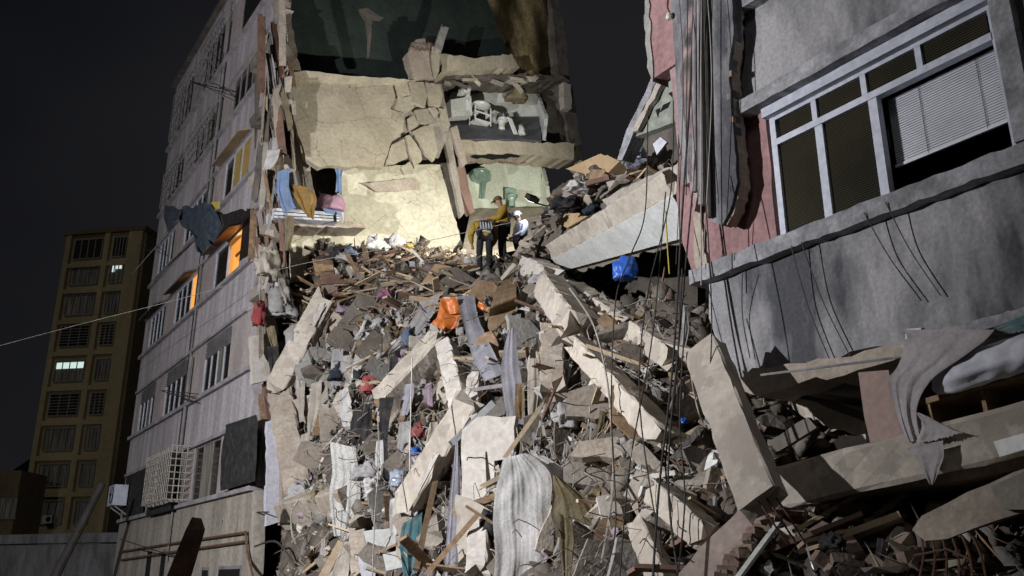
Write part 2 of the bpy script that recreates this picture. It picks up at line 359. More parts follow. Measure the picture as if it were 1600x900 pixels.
def cloth(left, right, depth, folds=4, amp=.05, nv=26, nu=None, seed=0, sag=.0, jag=.008, flare=1.0, mode='Y', cap=.2, yaw=0.0):
    """hanging cloth between two edge lines given in photo pixels; depth = distance Y or plane s"""
    R = random.Random(seed); n = len(left)
    D = depth if isinstance(depth, (list, tuple)) else [depth] * n
    fn = PY if mode == 'Y' else PS
    Lp = [fn(x, y, D[i]) for i, (x, y) in enumerate(left)]; Rp = [fn(x, y, D[i] - yaw) for i, (x, y) in enumerate(right)]
    def at(P, v):
        k = v * (len(P)-1); i = min(int(k), len(P)-2); u = k - i
        p0, p1, p2, p3 = P[max(i-1,0)], P[i], P[i+1], P[min(i+2,len(P)-1)]
        return .5*((2*p1)+(p2-p0)*u+(2*p0-5*p1+4*p2-p3)*u*u+(3*p1-p0-3*p2+p3)*u**3)
    wavg = sum((Rp[i]-Lp[i]).length for i in range(n))/n; amp = min(amp, cap*wavg/folds)
    nu = nu or max(18, folds * 12); V = []; ph = R.uniform(0, 6); off = R.uniform(0, 50)
    for j in range(nv + 1):
        v = j / nv; a, b = at(Lp, v), at(Rp, v); m = (a + b) / 2; tw = (CAM - m); tw.z *= .2; tw.normalize(); wdt = (b - a).length
        for i in range(nu + 1):
            u = i / nu
            env = .45 + .55 * v * flare
            x1 = u * folds * 1.25 + .35 * noise.noise(Vector((u*1.5, v*1.6, off)))
            k = amp * env * (2.1 * noise.noise(Vector((x1, v*.45, off))) + .5 * noise.noise(Vector((x1*2.3, v*.8, off+7))) + .15 * noise.noise(Vector((x1*5, v*2.5, off+3))))
            k *= .8
            k += amp * .55 * noise.noise(Vector((u*folds*.8 + v*1.5, v*5.5, off+31)))
            k += amp * .6 * noise.noise(Vector((u*1.5, v*2.2, off+20)))
            p = a.lerp(b, u + .06*noise.noise(Vector((v*4, off, 1)))) + tw * k - UP * (sag * sin(pi*u) * (1-v))
            if j == nv: p = p + UP * (R.uniform(-1, 1) * jag)
            V.append(p)
    F = [(j*(nu+1)+i, j*(nu+1)+i+1, (j+1)*(nu+1)+i+1, (j+1)*(nu+1)+i) for j in range(nv) for i in range(nu)]
    return V, F
def crumple(c, sx, sy, sz, seed=0, rough=.45, rotz=0, sub=3, freq=2.0):
    """crumpled cloth or bag lying in a heap"""
    bm = bmesh.new(); bmesh.ops.create_icosphere(bm, subdivisions=sub, radius=1); off = Vector((seed*3.1, seed*1.7, 0)); V = []
    for x in bm.verts:
        p = x.co; k = 1 + rough * (noise.noise(p*freq + off) - .5*abs(noise.noise(p*freq*2.2 + off)) + .35*abs(noise.noise(p*freq*4.5 - off)))
        q = Vector((p.x*sx*k, p.y*sy*k, max(p.z, -.35)*sz*k))
        V.append(Vector(c) + Vector((q.x*cos(rotz)-q.y*sin(rotz), q.x*sin(rotz)+q.y*cos(rotz), q.z)))
    F = [[y.index for y in f.verts] for f in bm.faces]; bm.free(); return V, F
def rag(c, k, seed, n=8):
    R = random.Random(seed); q = Quaternion((R.uniform(-1,1), R.uniform(-1,1), R.uniform(-1,1), R.uniform(-1,1))).normalized(); off = seed*2.7; V = []
    for j in range(n+1):
        for i in range(n+1):
            u, v = i/n-.5, j/n-.5; rr = 1 + .5*noise.noise(Vector((u*2, v*2, off)))
            h = .75*noise.noise(Vector((u*2.4, v*2.4, off+5))) + .3*noise.noise(Vector((u*6, v*6, off+9)))
            V.append(Vector(c) + (q @ Vector((u*2*rr, v*1.3*rr, h)))*k)
    return V, [(j*(n+1)+i, j*(n+1)+i+1, (j+1)*(n+1)+i+1, (j+1)*(n+1)+i) for j in range(n) for i in range(n)]
def chunk_mesh(seed, kind='chunk'):
    R = random.Random(seed); bm = bmesh.new()
    dims = {'chunk': (1, .8, .62), 'flat': (1, .75, .2), 'long': (1, .4, .32)}[kind]
    for _ in range(9 if kind != 'flat' else 11):
        p = Vector((R.uniform(-1,1), R.uniform(-1,1), R.uniform(-1,1)))
        m = max(abs(p.x), abs(p.y), abs(p.z)); p = p / m * R.uniform(.75, 1)
        bm.verts.new((p.x*dims[0]*.5, p.y*dims[1]*.5, p.z*dims[2]*.5))
    r = bmesh.ops.convex_hull(bm, input=bm.verts[:])
    bmesh.ops.delete(bm, geom=[x for x in bm.verts if not x.link_faces], context='VERTS')
    bm.verts.index_update(); V = np.array([x.co[:] for x in bm.verts]); F = np.array([[y.index for y in f.verts] for f in bm.faces]); bm.free()
    return V, F

# ================================================================== setting
tag(make('ground', [(-600,-300,-.02),(600,-300,-.02),(600,900,-.02),(-600,900,-.02)], [(0,1,2,3)], 'asphalt'), 'dark asphalt street below the collapsed building', None, kind='structure')

# rubble mound under the loose debris
nz = np.array([[noise.noise(Vector((t*.9, s*.9, 0)))*.34 + noise.noise(Vector((t*2.6, s*2.6, 5)))*.20 + noise.noise(Vector((t*6, s*6, 9)))*.06 for s in gs] for t in gt])
Hn = HG + nz - .16
gv = [tuple(W(t, s, 0) + UP * Hn[i, j]) for i, t in enumerate(gt) for j, s in enumerate(gs)]
ns = len(gs)
gf = [(i*ns+j, i*ns+j+1, (i+1)*ns+j+1, (i+1)*ns+j) for i in range(len(gt)-1) for j in range(ns-1)]
tag(make('rubble_mound_terrain', gv, gf, 'rubble_soil'), 'mound of earth, dust and crushed concrete under the collapsed building', None, kind='structure')

# ------------------------------------------------------------------ far yellow tower (distance about 85 m)
TY = 85.0
A0 = PY(104, 372, TY); A1 = PY(222, 372, TY - 1.5)
TB = thing('yellow_apartment_tower', 'tall dark yellow apartment tower with two columns of windows, far left', 'building', Vector((A0.x, TY, 0)))
du = (A1 - A0); du.z = 0; TWd = du.length; du.normalize(); dn = Vector((-du.y, du.x, 0))
if dn.y < 0: dn = -dn
ztop = A0.z + 0.3; Tb = Vector((A0.x, A0.y, 0))
def tw(u, n, z): return Tb + du*u + dn*n + UP*z
def tbox(u0, u1, n0, n1, z0, z1): return box(tw((u0+u1)/2, (n0+n1)/2, (z0+z1)/2), du*(u1-u0)/2, dn*(n1-n0)/2, UP*(z1-z0)/2)
make('wall', *tbox(0, TWd, .35, 14, 0, ztop), 'tower_yellow', TB)
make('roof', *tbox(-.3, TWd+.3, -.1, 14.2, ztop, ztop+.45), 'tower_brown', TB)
p_w = .55; mid = TWd*.545
for u0 in (0, mid - p_w/2, TWd - 1.5):
    make('pilaster', *tbox(u0, u0 + (p_w if u0 < TWd-2 else 1.5), 0, .35, 0, ztop), 'tower_yellow', TB)
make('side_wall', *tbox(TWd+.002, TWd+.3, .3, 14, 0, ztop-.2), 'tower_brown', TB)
rows_y = [390, 430, 477, 526, 580, 633, 687, 743, 801]
for k, yy in enumerate(rows_y):
    zc = PY(140 - (yy-390)*.1, yy, TY).z
    hgt = 2.0
    make('ledge', *tbox(p_w+.004, mid-p_w/2-.004, .03, .35, zc-hgt/2-1.0, zc-hgt/2-.55), 'tower_yellow', TB)
    make('ledge', *tbox(mid+p_w/2+.004, TWd-1.504, .03, .35, zc-hgt/2-1.0, zc-hgt/2-.55), 'tower_yellow', TB)
    for c, (u0, u1) in enumerate(((p_w+.35, mid-p_w/2-.35), (mid+p_w/2+.35, TWd-1.5-.3))):
        g = G()
        for i in range(4 if k % 2 else 5):
            q = (3 if k % 2 else 4); uu = u0 + (u1-u0)*i/q
            g.add(tbox(uu-.04, uu+.04, .20, .30, zc-hgt/2, zc+hgt/2))
        g.add(tbox(u0, u1, .195, .305, zc-hgt/2-.09, zc-hgt/2)); g.add(tbox(u0, u1, .195, .305, zc+hgt/2, zc+hgt/2+.09))
        if k in (3, 5): 
            for i in range(1, 7): g.add(tbox(u0, u1, .18, .22, zc-hgt/2+i*hgt/7-.03, zc-hgt/2+i*hgt/7+.03))
        wo = g.make('window', 'tower_frame', TB)
        lit = (k == 4 and c == 0)
        make('pane', *tbox(u0, u1, .31, .34, zc-hgt/2, zc+hgt/2), 'glass_dark' if (k < 1 or k in (3, 5)) else 'curtain_far', wo)
        if lit: make('lamp_strip', *tbox(u0+.1, u1-.1, .26, .30, zc+hgt*.12, zc+hgt*.42), 'lit_white', wo)
        if k == 1 and c == 1:
            make('lamp_strip', *tbox(u1-1.2, u1-.9, .26, .30, zc+hgt*.05, zc+hgt*.45), 'lit_white', wo)
            make('lamp_strip', *tbox(u1-.8, u1-.2, .26, .30, zc+hgt*.2, zc+hgt*.45), 'lit_white', wo)
        if k == 8 and c == 0:
            a = make('air_conditioner', *tbox(u1-1.5, u1-.5, -.35, .18, zc-hgt/2, zc-hgt/2+.7), 'frame_grey', TB)
            make('fan', *lathe(tw(u1-.85, -.36, zc-hgt/2+.35), [(.25,0),(.25,.02)], 12, dn), 'void', a)
# low buildings and street wall at the far left
LB = thing('low_yellow_house', 'low dim yellow house at the left edge in front of the dark hill', 'building', PY(-20, 900, 70))
b0 = PY(-120, 735, 70); b1 = PY(34, 735, 70)
make('wall', *box(Vector(((b0.x+b1.x)/2, 72, b1.z/2)), (( b1.x-b0.x)/2,0,0), (0,2,0), (0,0,b1.z/2)), 'tower_brown', LB)
q0 = PY(-2, 810, 69.9); gq = G(); gq.add(box(q0+Vector((.55,.05,0)), (.75,0,0), (0,.06,0), (0,0,.06)));
for i in range(4): gq.add(box(q0+Vector((-.1+i*.43,0,.75)), (.04,0,0), (0,.06,0), (0,0,.75)))
wq = gq.make('window', 'tower_frame', LB); make('pane', *box(q0+Vector((.55,.03,.75)), (.65,0,0), (0,.02,0), (0,0,.75)), 'curtain_far', wq)
hv = []; hf = []
for i in range(30):
    x = -220 + i*8; hz = 19 + 7*sin(i*.5) + 3*sin(i*1.7); hv += [(x, 190, -2), (x, 190, hz), (x, 260, hz*.8), (x, 260, -2)]
for i in range(29):
    for k in range(3): hf.append((i*4+k, i*4+k+1, (i+1)*4+k+1, (i+1)*4+k))
tag(make('hill', hv, hf, 'void'), 'black hill against the night sky', None, kind='structure')
SW = thing('street_wall', 'stained grey street wall with flat coping, below the yellow tower', 'wall', PY(90, 900, 45))
wa, wb = PY(-80, 838, 48), PY(205, 825, 44)
dv = Vector((wb.x-wa.x, wb.y-wa.y, 0))
make('wall', *box((Vector((wa.x,wa.y,0))+Vector((wb.x,wb.y,0)))/2 + UP*(wa.z-.5)/2, dv/2, Vector((-dv.y,dv.x,0)).normalized()*.15, UP*(wa.z-.5)/2), 'wall_street', SW)
make('coping', *box((Vector((wa.x,wa.y,0))+Vector((wb.x,wb.y,0)))/2 + UP*(wa.z-.22), dv/2, Vector((-dv.y,dv.x,0)).normalized()*.28, UP*.22), 'wall_street', SW)

# ------------------------------------------------------------------ standing block at the left
SILL = [3.85, 7.0, 10.25, 13.25, 16.4, 19.5]; ROOF = 22.6; TE = 31.7
BL = thing('apartment_block', 'grimy pinkish grey apartment block left standing, torn open on its right side', 'building', W(24, 0, 0))
def part(name, vf, mat, par=None): return make(name, vf[0], vf[1], mat, par or BL)
END = [15.6, 16.6, 17.4, 17.2, 17.0, 17.1]                      # torn right end of the facade, per floor
WINS = [(19.2, 21.9), (24.1, 26.9), (28.5, 31.0)]
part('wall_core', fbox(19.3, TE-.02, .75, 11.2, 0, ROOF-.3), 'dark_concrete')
part('end_wall', fbox(TE-.02, TE+.25, .02, 11.2, 0, ROOF), 'facade_left')
for k, z in enumerate(SILL):
    e = END[k]; lo = z - 1.55
    if k == 0: lo = 0
    # spandrel panel with a torn right end
    Rr = random.Random(k); zz = [lo + (z-.12-lo)*i/6 for i in range(7)]
    pts_ = [W(TE, 0, lo), W(TE, 0, z-.12)] + [W(e + Rr.uniform(-.22, .22), 0, q) for q in zz[::-1]]
    part('spandrel', slab(pts_, NX*.28), 'facade_low' if k == 0 else 'facade_left')
    part('sill', fbox(e+.25, TE+.1, -.13, .27, z-.12, z), 'ledge_left')
    if k: part('ledge', fbox(e+.3, TE+.05, -.07, -.003, lo, lo+.10), 'ledge_left')
    # wall between the windows, set back
    top = (SILL[k+1]-1.55) if k < 5 else ROOF-.9
    x0 = e + .15
    for (a, b) in WINS:
        part('pier', fbox(x0, a, .03, .3, z, top), 'facade_pink'); x0 = b
    part('pier', fbox(x0, TE, .03, .3, z, top), 'facade_pink')
part('parapet', fbox(17.2, TE+.1, -.02, .3, ROOF-.9, ROOF), 'facade_left')
part('roof_edge', fbox(17.0, TE+.2, -.22, .5, ROOF, ROOF+.14), 'dark_concrete')
# windows: frame, mullions, panes
def facade_window(t0, t1, z0, z1, npan, mats='glass_dark', transom=None, s=.045, frame='frame_grey', louvre=0.0, par=None, fw=.055, open_pane=None):
    g = G(); fw_ = fw
    g.add(fbox(t0, t0+fw_, s, s+.08, z0, z1)); g.add(fbox(t1-fw_, t1, s, s+.08, z0, z1))
    g.add(fbox(t0+fw_, t1-fw_, s+.002, s+.078, z0, z0+fw_)); g.add(fbox(t0+fw_, t1-fw_, s+.002, s+.078, z1-fw_, z1))
    for i in range(1, npan): tt = t0 + (t1-t0)*i/npan; g.add(fbox(tt-.03, tt+.03, s+.004, s+.074, z0+fw_, z1-fw_))
    if transom: g.add(fbox(t0+fw_, t1-fw_, s+.006, s+.07, transom-.03, transom+.03))
    wn = g.make('window', frame, par or BL)
    for i in range(npan):
        a = t0 + (t1-t0)*i/npan; b = t0 + (t1-t0)*(i+1)/npan
        if open_pane == i: continue
        mm = mats if isinstance(mats, str) else mats[i % len(mats)]
        make('pane', *fbox(a+.035, b-.035, s+.03, s+.045, z0+fw_, z1-fw_), mm, wn)
    if louvre:
        gl = G(); z = z1 - louvre
        while z < z1 - .06: gl.add(box(W((t0+t1)/2, s-.01, z+.03), AX*((t1-t0)/2-fw_), NX*.03-UP*.015, UP*.006)); z += .075
        gl.make('louvre_slats', 'frame_dark', wn)
    return wn
WH = 1.6
for k, z in enumerate(SILL):
    top = (SILL[k+1]-1.55) if k < 5 else ROOF-.9
    for j, (a, b) in enumerate(WINS):
        if k == 0: continue
        mats = ['glass_dark', 'curtain_far' if (k + j) % 2 else 'glass_dark', 'glass_dark', 'glass_dark']
        if (k, j) == (2, 0):
            w_ = facade_window(a, b, z, top, 2, ['glass_dark'], frame='frame_grey', open_pane=0)
            make('lit_room_wall', *fbox(a+.02, b-.3, .26, .29, z+.005, top-.005), 'lit_orange', w_)
            make('lit_shelf', *fbox(a+.5, a+1.1, .20, .25, z+.85, z+.92), 'wood_pale', w_)
        elif (k, j) == (2, 1):
            w_ = facade_window(a, b, z, top, 4, ['lit_orange', 'glass_dark', 'glass_dark', 'glass_dark'])
        elif (k, j) == (3, 0):
            w_ = facade_window(a, b, z, top, 3, ['lit_amber', 'lit_amber', 'glass_dark'])
        elif (k, j) == (5, 0): w_ = facade_window(a, b, z, top, 1, 'void', frame='frame_dark')
        else:
            w_ = facade_window(a, b, z, top, 4, mats, louvre=.55 if k in (1,) else 0, frame='frame_dark' if k > 3 else 'frame_grey')
        if (k, j) in ((2, 0), (2, 1), (2, 2), (3, 0)):
            aw = hexa([W(a-.15,-.42,top-.16), W(b+.15,-.42,top-.16), W(b+.15,0,top+.02), W(a-.15,0,top+.02),
                       W(a-.15,-.42,top-.10), W(b+.15,-.42,top-.10), W(b+.15,0,top+.10), W(a-.15,0,top+.10)])
            part('awning', aw, {(2,0):'wood_red', (3,0):'wood_pale'}.get((k, j), 'dark_concrete'))
        if k >= 4 and j != 0:                                         # window guards on the upper floors
            g = G()
            for i in range(9): tt = a + (b-a)*i/8; g.add(fbox(tt-.012, tt+.012, -.22, -.2, z, top))
            for i in range(5): zz = z + (top-z)*i/4; g.add(fbox(a, b, -.225, -.2+.01, zz-.012, zz+.012))
            for tt in (a, b): g.add(bar(W(tt, -.21, top), W(tt, 0, top), .025)); g.add(bar(W(tt, -.21, z), W(tt, 0, z), .025))
            g.make('window_guard', 'frame_dark', BL)
# warm lamp inside the lit room
lr = bpy.data.lights.new('room_lamp', 'POINT'); lr.energy = 4; lr.color = (1, .5, .16); lr.shadow_soft_size = .05
lro = bpy.data.objects.new('room_lamp', lr); COL.objects.link(lro); put(lro, W(19.7, .17, 11.5), BL)
# first floor: black sheets, cage grille, air conditioner
z = SILL[0]; top = SILL[1]-1.55
for (a, b) in WINS: facade_window(a, b, z, top, 3, ['glass_dark', 'curtain_far'], frame='frame_dark', s=.06)
g = G(); ca, cb = 22.0, 25.2; cz0, cz1, cs = z+.08, top+.05, -.62
for i in range(15): tt = ca + (cb-ca)*i/14; g.add(fbox(tt-.014, tt+.014, cs-.012, cs+.012, cz0, cz1))
for i in range(9): zz = cz0 + (cz1-cz0)*i/8; g.add(fbox(ca, cb, cs-.016, cs-.002, zz-.014, zz+.014))
for sd in (ca, cb):
    for i in range(1, 4): g.add(fbox(sd-.012, sd+.012, cs*i/4-.014, cs*i/4+.014, cz0, cz1))
    for i in range(9): zz = cz0 + (cz1-cz0)*i/8; g.add(fbox(sd-.016, sd-.002, cs, 0, zz-.014, zz+.014))
for i in range(9): tt = ca + (cb-ca)*i/8; g.add(fbox(tt-.012, tt+.012, cs, 0, cz0-.012, cz0+.012))
g.make('window_cage', 'wire_pale', BL)
ac = part('air_conditioner', fbox(30.4, 31.5, -.6, -.12, z+.45, z+1.2), 'frame_grey')
make('fan', *lathe(W(30.75, -.61, z+.83), [(.30,0),(.30,-.03),(.24,-.03),(.10,-.01)], 18, NX), 'void', ac)
g = G()
for i in range(6): g.add(tube([W(30.75 + .30*cos(q*pi/8), -.65, z+.83 + (.05*i+.04)/.3*.30*sin(q*pi/8)) for q in range(17)], .008, 4))
g.make('fan_guard', 'frame_grey', ac)
part('bracket', bar(W(31.3, -.5, z+.42), W(31.3, -.02, z+.1), .05), 'frame_dark')
part('bracket', bar(W(30.5, -.5, z+.42), W(30.5, -.02, z+.1), .05), 'frame_dark')
# lower wall: small openings and pipes
for (x0, x1, y0, y1) in ((232, 240, 858, 902), (254, 262, 858, 902), (280, 300, 888, 902), (343, 378, 884, 902), (317, 328, 886, 902)):
    t1_, _ = TS(PS(x0, y0, 0)); t0_, _ = TS(PS(x1, y0, 0)); zt = PS((x0+x1)/2, y0, 0).z
    wv = part('vent_opening', fbox(t0_, t1_, -.02, -.004, zt-1.1, zt), 'frame_dark')
    make('void_panel', *fbox(t0_+.06, t1_-.06, -.03, -.021, zt-1.1, zt-.08), 'void', wv)
for yy0, yy1 in ((862, 832), (875, 846)):
    part('pipe', tube([PS(188, yy0, -.08), PS(270, (yy0+yy1)/2+2, -.08), PS(384, yy1, -.08)], .035, 6), 'rust')
part('pipe', tube([PS(384, 830, -.08), PS(386, 860, -.08), PS(396, 905, -.08)], .03, 6), 'rust')
for k in range(1, 6):
    part('downpipe', tube([W(23.2, -.10, SILL[k]-1.6), W(23.1, -.10, SILL[k]+1.5)], .05, 8), 'frame_dark') if k != 2 else None
part('downpipe', tube([W(23.45, -.06, 2.2), W(23.3, -.06, 22)], .03, 6), 'frame_dark')
part('downpipe', tube([W(23.7, -.05, 5.4), W(23.6, -.05, 20)], .022, 6), 'wire')

# ------------------------------------------------------------------ torn cross-section of the block
def tpoly(px, t, thick=.14, ragged=.0, seed=0, step=.18):
    tt = t if isinstance(t, (list, tuple)) else [t]*len(px)
    return slab([PT(x, y, tt[i]) for i, (x, y) in enumerate(px)], AX*thick, ragged, step, seed)
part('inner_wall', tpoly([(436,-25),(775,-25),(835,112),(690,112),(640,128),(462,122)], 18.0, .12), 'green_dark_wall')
part('wall_stain', tpoly([(560,14),(574,12),(588,22),(600,28),(592,33),(582,32),(580,60),(577,90),(573,92),(574,60),(570,34),(562,22)], 17.985, .01), 'dark_concrete')
# rear right corner: brown bare wall with folds of torn lining
V, F = [], []
nu, nv = 30, 24
for j in range(nv+1):
    v = j/nv; xl = 752 + 45*v + 14*v*v; xr = 868 + 22*v
    for i in range(nu+1):
        u = i/nu; y = -30 + 148*v
        V.append(PT(xl+(xr-xl)*u, y, 17.6 - .25*sin(u*9+v*5) - .12*noise.noise(Vector((u*8, v*3, 2))) + .5*u))
for j in range(nv):
    for i in range(nu): F.append((j*(nu+1)+i, j*(nu+1)+i+1, (j+1)*(nu+1)+i+1, (j+1)*(nu+1)+i))
mk('lining_brown', (.20,.155,.075), (.11,.085,.042), 2.5, bump=.5, bscale=9, streak=(3,3,.8), fine=.3)
make('torn_lining', V, F, 'lining_brown', BL, True)
part('floor_slab', tpoly([(688,84),(735,90),(800,84),(812,106),(690,112)], 17.0, .8, .05, 3), 'tan_piece')
part('corner_column', tpoly([(868,-30),(884,60),(890,120),(898,160),(912,250),(895,255),(880,160),(872,110),(858,-30)], 17.6, .5, .04, 5), 'dark_concrete')
part('floor_slab', tpoly([(690,112),(880,118),(892,128),(850,126),(700,122)], 17.4, 1.4, .05, 6), 'dark_concrete')
part('column_stump', tpoly([(880,128),(892,132),(893,170),(882,168)], 17.0, .3, .03, 6), 'concrete')
# upper bathroom, sagging towards the street
part('bathroom_wall', tpoly([(698,188),(842,186),(838,142),(790,136),(705,140),(700,160)], 18.5, .12, .03, 7), 'tile_white')
fl = [PT(708,216,17.0), PT(846,219,17.0), PT(842,182,18.45), PT(700,184,18.45)]
part('bathroom_floor', slab(fl, UP*-.12), 'tile_floor')
part('bathroom_side_wall', slab([PT(848,219,17.0), PT(851,180,17.2), PT(838,145,18.3), PT(842,182,18.4)], Vector((.12,.05,0)), .03, .15, 3), 'tile_white')
part('floor_slab', tpoly([(714,219),(898,224),(896,250),(850,244),(800,240),(725,240)], 16.9, .9, .04, 8), 'tan_piece')
part('dark_recess_wall', tpoly([(850,125),(880,150),(912,250),(850,250),(846,180)], 18.4, .2, 0), 'dark_concrete')
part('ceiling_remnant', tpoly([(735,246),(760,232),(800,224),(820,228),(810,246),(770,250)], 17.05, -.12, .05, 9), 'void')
# brick lip above the lower bathroom
Rb = random.Random(3)
for i in range(16):
    x = 733 + i*7.2; y = 252 - 6*sin(i*.5)*(.6) - (3 if i > 2 else 0) + Rb.uniform(-2, 2)
    c = PT(x, y, 17.6)
    part('brick', bar(c-NX*.11, c+NX*.11, .12, .12, UP), 'brick')
part('bathroom_wall', tpoly([(728,275),(742,262),(772,248),(778,253),(846,260),(848,322),(735,326)], 18.3, .12, .03, 10), 'pale_green_wall')
part('bathroom_side_wall', slab([PT(846,262,18.2), PT(848,324,18.2), PT(856,322,17.3), PT(853,290,17.4)], Vector((.12,.05,0)), .02, .15, 3), 'pale_green_wall')
part('bathroom_floor', slab([PT(736,326,18.3), PT(848,324,18.3), PT(864,372,16.0), PT(720,402,15.6)], UP*-.15), 'tan_piece')
# pale wall lit by the work lamp, and the parts around it
part('inner_wall', tpoly([(530,262),(690,256),(697,290),(724,388),(722,398),(560,420),(520,420)], [17.3,17.3,17.2,16.9,16.8,17.2,17.4], .16, .02, 11), 'pale_wall')
part('partition', tpoly([(697,215),(712,205),(742,330),(735,335),(720,300)], 16.9, .3, .02, 12), 'board_pinkbrown')
part('partition', tpoly([(690,195),(702,198),(726,332),(720,340)], 16.6, .14, .015, 13), 'concrete')
part('partition', tpoly([(704,200),(714,196),(730,255),(722,262)], 16.5, .12, .02, 14), 'concrete_warm')
part('inner_wall', tpoly([(530,258),(700,252),(700,130),(455,120),(470,250)], 18.2, .15, 0), 'dark_concrete')
part('inner_wall', tpoly([(400,100),(470,118),(500,300),(540,420),(400,430)], 18.6, .15, 0), 'dark_concrete')
part('wall_panel_strip', tpoly([(566,286),(645,278),(655,286),(655,296),(590,300)], 17.15, .05, .02, 15), 'concrete_warm')
# bare wall behind the heap, under the bed
part('inner_wall', tpoly([(455,345),(545,350),(620,372),(640,430),(455,440)], 17.0, .14, .02, 16), 'pale_wall')
part('floor_slab', tpoly([(430,338),(565,346),(572,356),(430,352)], 16.2, 1.6, .03, 17), 'concrete_warm')

# torn right edge of the facade: stubs, splinters, strips
part('torn_wall_edge', slab([PT(432,-30,17.1), PT(446,-30,17.1), PT(462,70,16.9), PT(470,118,16.8), PT(458,120,16.9), PT(448,60,17)], AX*.6, .04, .2, 18), 'concrete_warm')
part('torn_wall_edge', slab([PT(446,118,16.7), PT(458,118,16.7), PT(470,190,16.6), PT(492,300,16.4), PT(502,345,16.3), PT(490,340,16.4), PT(470,250,16.6)], AX*.35, .03, .2, 19), 'concrete')
Re = random.Random(21)
for i in range(52):
    y = 10 + i*12.5 + Re.uniform(-9, 9); x = 426 + Re.uniform(-18, 30) - (12 if 260 < y < 520 else 0); L = Re.uniform(50, 120); lean = Re.uniform(-12, 14)
    tt = Re.uniform(15.9, 16.9)
    part('torn_strip', rough_beam(PT(x, y, tt), PT(x+lean, y+L, tt-Re.uniform(0,.5)), Re.uniform(.06,.22), Re.uniform(.04,.10), Re.uniform(-.6,.6), i, .03, .2, .15), Re.choice(['concrete','concrete_warm','dark_concrete','wood','concrete_grey','wood_red']))
for i in range(7):                                  # stubs of the floor slabs
    y = 75 + i*92; x = 425
    part('floor_stub', tpoly([(x-20,y),(x+24,y-6+Re.uniform(-5,5)),(x+34,y+12),(x+10,y+22),(x-18,y+14)], 16.5+Re.uniform(-.3,.3), .9, .06, 30+i), Re.choice(['concrete','concrete_warm','dark_concrete']))

# ------------------------------------------------------------------ hanging floor slab in front of the section
HS = thing('hanging_floor_slab', 'big cracked tan floor slab hanging down below the dark green wall', 'slab', PT(570, 262, 16.2))
hp = [(446,120),(470,112),(520,120),(612,128),(618,150),(610,170),(632,176),(630,205),(612,222),(604,246),(598,262),(560,258),(545,262),(520,258),(500,262),(478,248),(462,195)]
def ht(y): return 17.0 - (y - 115) / 145 * .9
make('panel', *slab([PT(x, y, ht(y)) for x, y in hp], AX*.22, .025, .2, 5), 'tan_slab', HS)
make('top_strip', *slab([PT(x, y, 16.8) for x, y in [(455,113),(475,110),(540,118),(615,122),(650,126),(612,131),(560,130),(500,126),(478,124)]], AX*.3, .02, .2, 6), 'tan_piece', HS)
frag = [[(616,128),(636,127),(642,148),(622,152)],[(640,127),(662,128),(668,150),(664,168),(646,160)],[(665,128),(688,132),(692,150),(688,166),(672,164)],
 [(614,154),(644,150),(648,168),(634,178),(612,170)],[(648,172),(668,170),(678,190),(666,194),(652,190)],[(670,168),(680,168),(686,176),(682,182)],
 [(684,168),(696,170),(704,196),(698,206),(690,190)],[(636,186),(648,180),(654,196),(640,204)],[(644,206),(664,196),(676,196),(684,236),(678,252),(664,240)],
 [(634,212),(640,210),(658,236),(660,250),(648,262),(640,240)],[(612,226),(632,216),(638,246),(616,256),(602,258)],[(626,262),(640,252),(646,262),(632,272)]]
make('backing', *slab([PT(x, y, ht(y)+.16) for x, y in [(608,128),(690,131),(704,200),(686,246),(664,238),(640,204),(612,222),(606,180)]], AX*.1, .01, .15, 5), 'concrete', HS)
make('backing', *slab([PT(x, y, ht(y)+.16) for x, y in [(606,224),(630,214),(640,246),(604,258)]], AX*.1, .01, .15, 6), 'concrete', HS)
Rf = random.Random(9)
for i, q in enumerate(frag):
    cx = sum(a for a, b in q)/len(q); cy = sum(b for a, b in q)/len(q); dt = Rf.uniform(-.07, .06)
    tl = Rf.uniform(-.006, .006)
    make('fragment', *slab([PT(cx+(x-cx)*.985, cy+(y-cy)*.985, ht(y) + dt + tl*(x-cx)) for x, y in q], AX*.12, .012, .12, i), 'tan_piece', HS)
PR = thing('brick_pier_stump', 'broken plastered brick pier stump standing beside the dark green wall', 'pier', PT(660, 128, 16.9))
make('core', *tpoly([(636,84),(646,74),(672,72),(682,80),(684,122),(646,126)], 16.9, .35, .04, 4), 'concrete_warm', PR)
for i in range(9):
    c = PT(644 + (i % 5)*8 + (i//5)*3, 78 - (i//5)*7, 16.95); make('brick', *bar(c-NX*.1, c+NX*.1, .14, .11), 'brick', PR)
make('cap_block', *tpoly([(650,62),(664,60),(666,70),(654,71)], 16.9, .2, .02, 4), 'concrete', PR)
make('plaster_flake', *tpoly([(676,72),(688,80),(686,112),(680,122),(674,90)], 16.75, .06, .02, 7), 'tan_piece', PR)
pl = make('tilted_post', *rough_beam(PT(682,82,16.8), PT(694,44,16.8), .26, .2, .2, 3), 'concrete_grey'); tag(pl, 'short grey concrete post tilted above the brick pier stump', 'post')

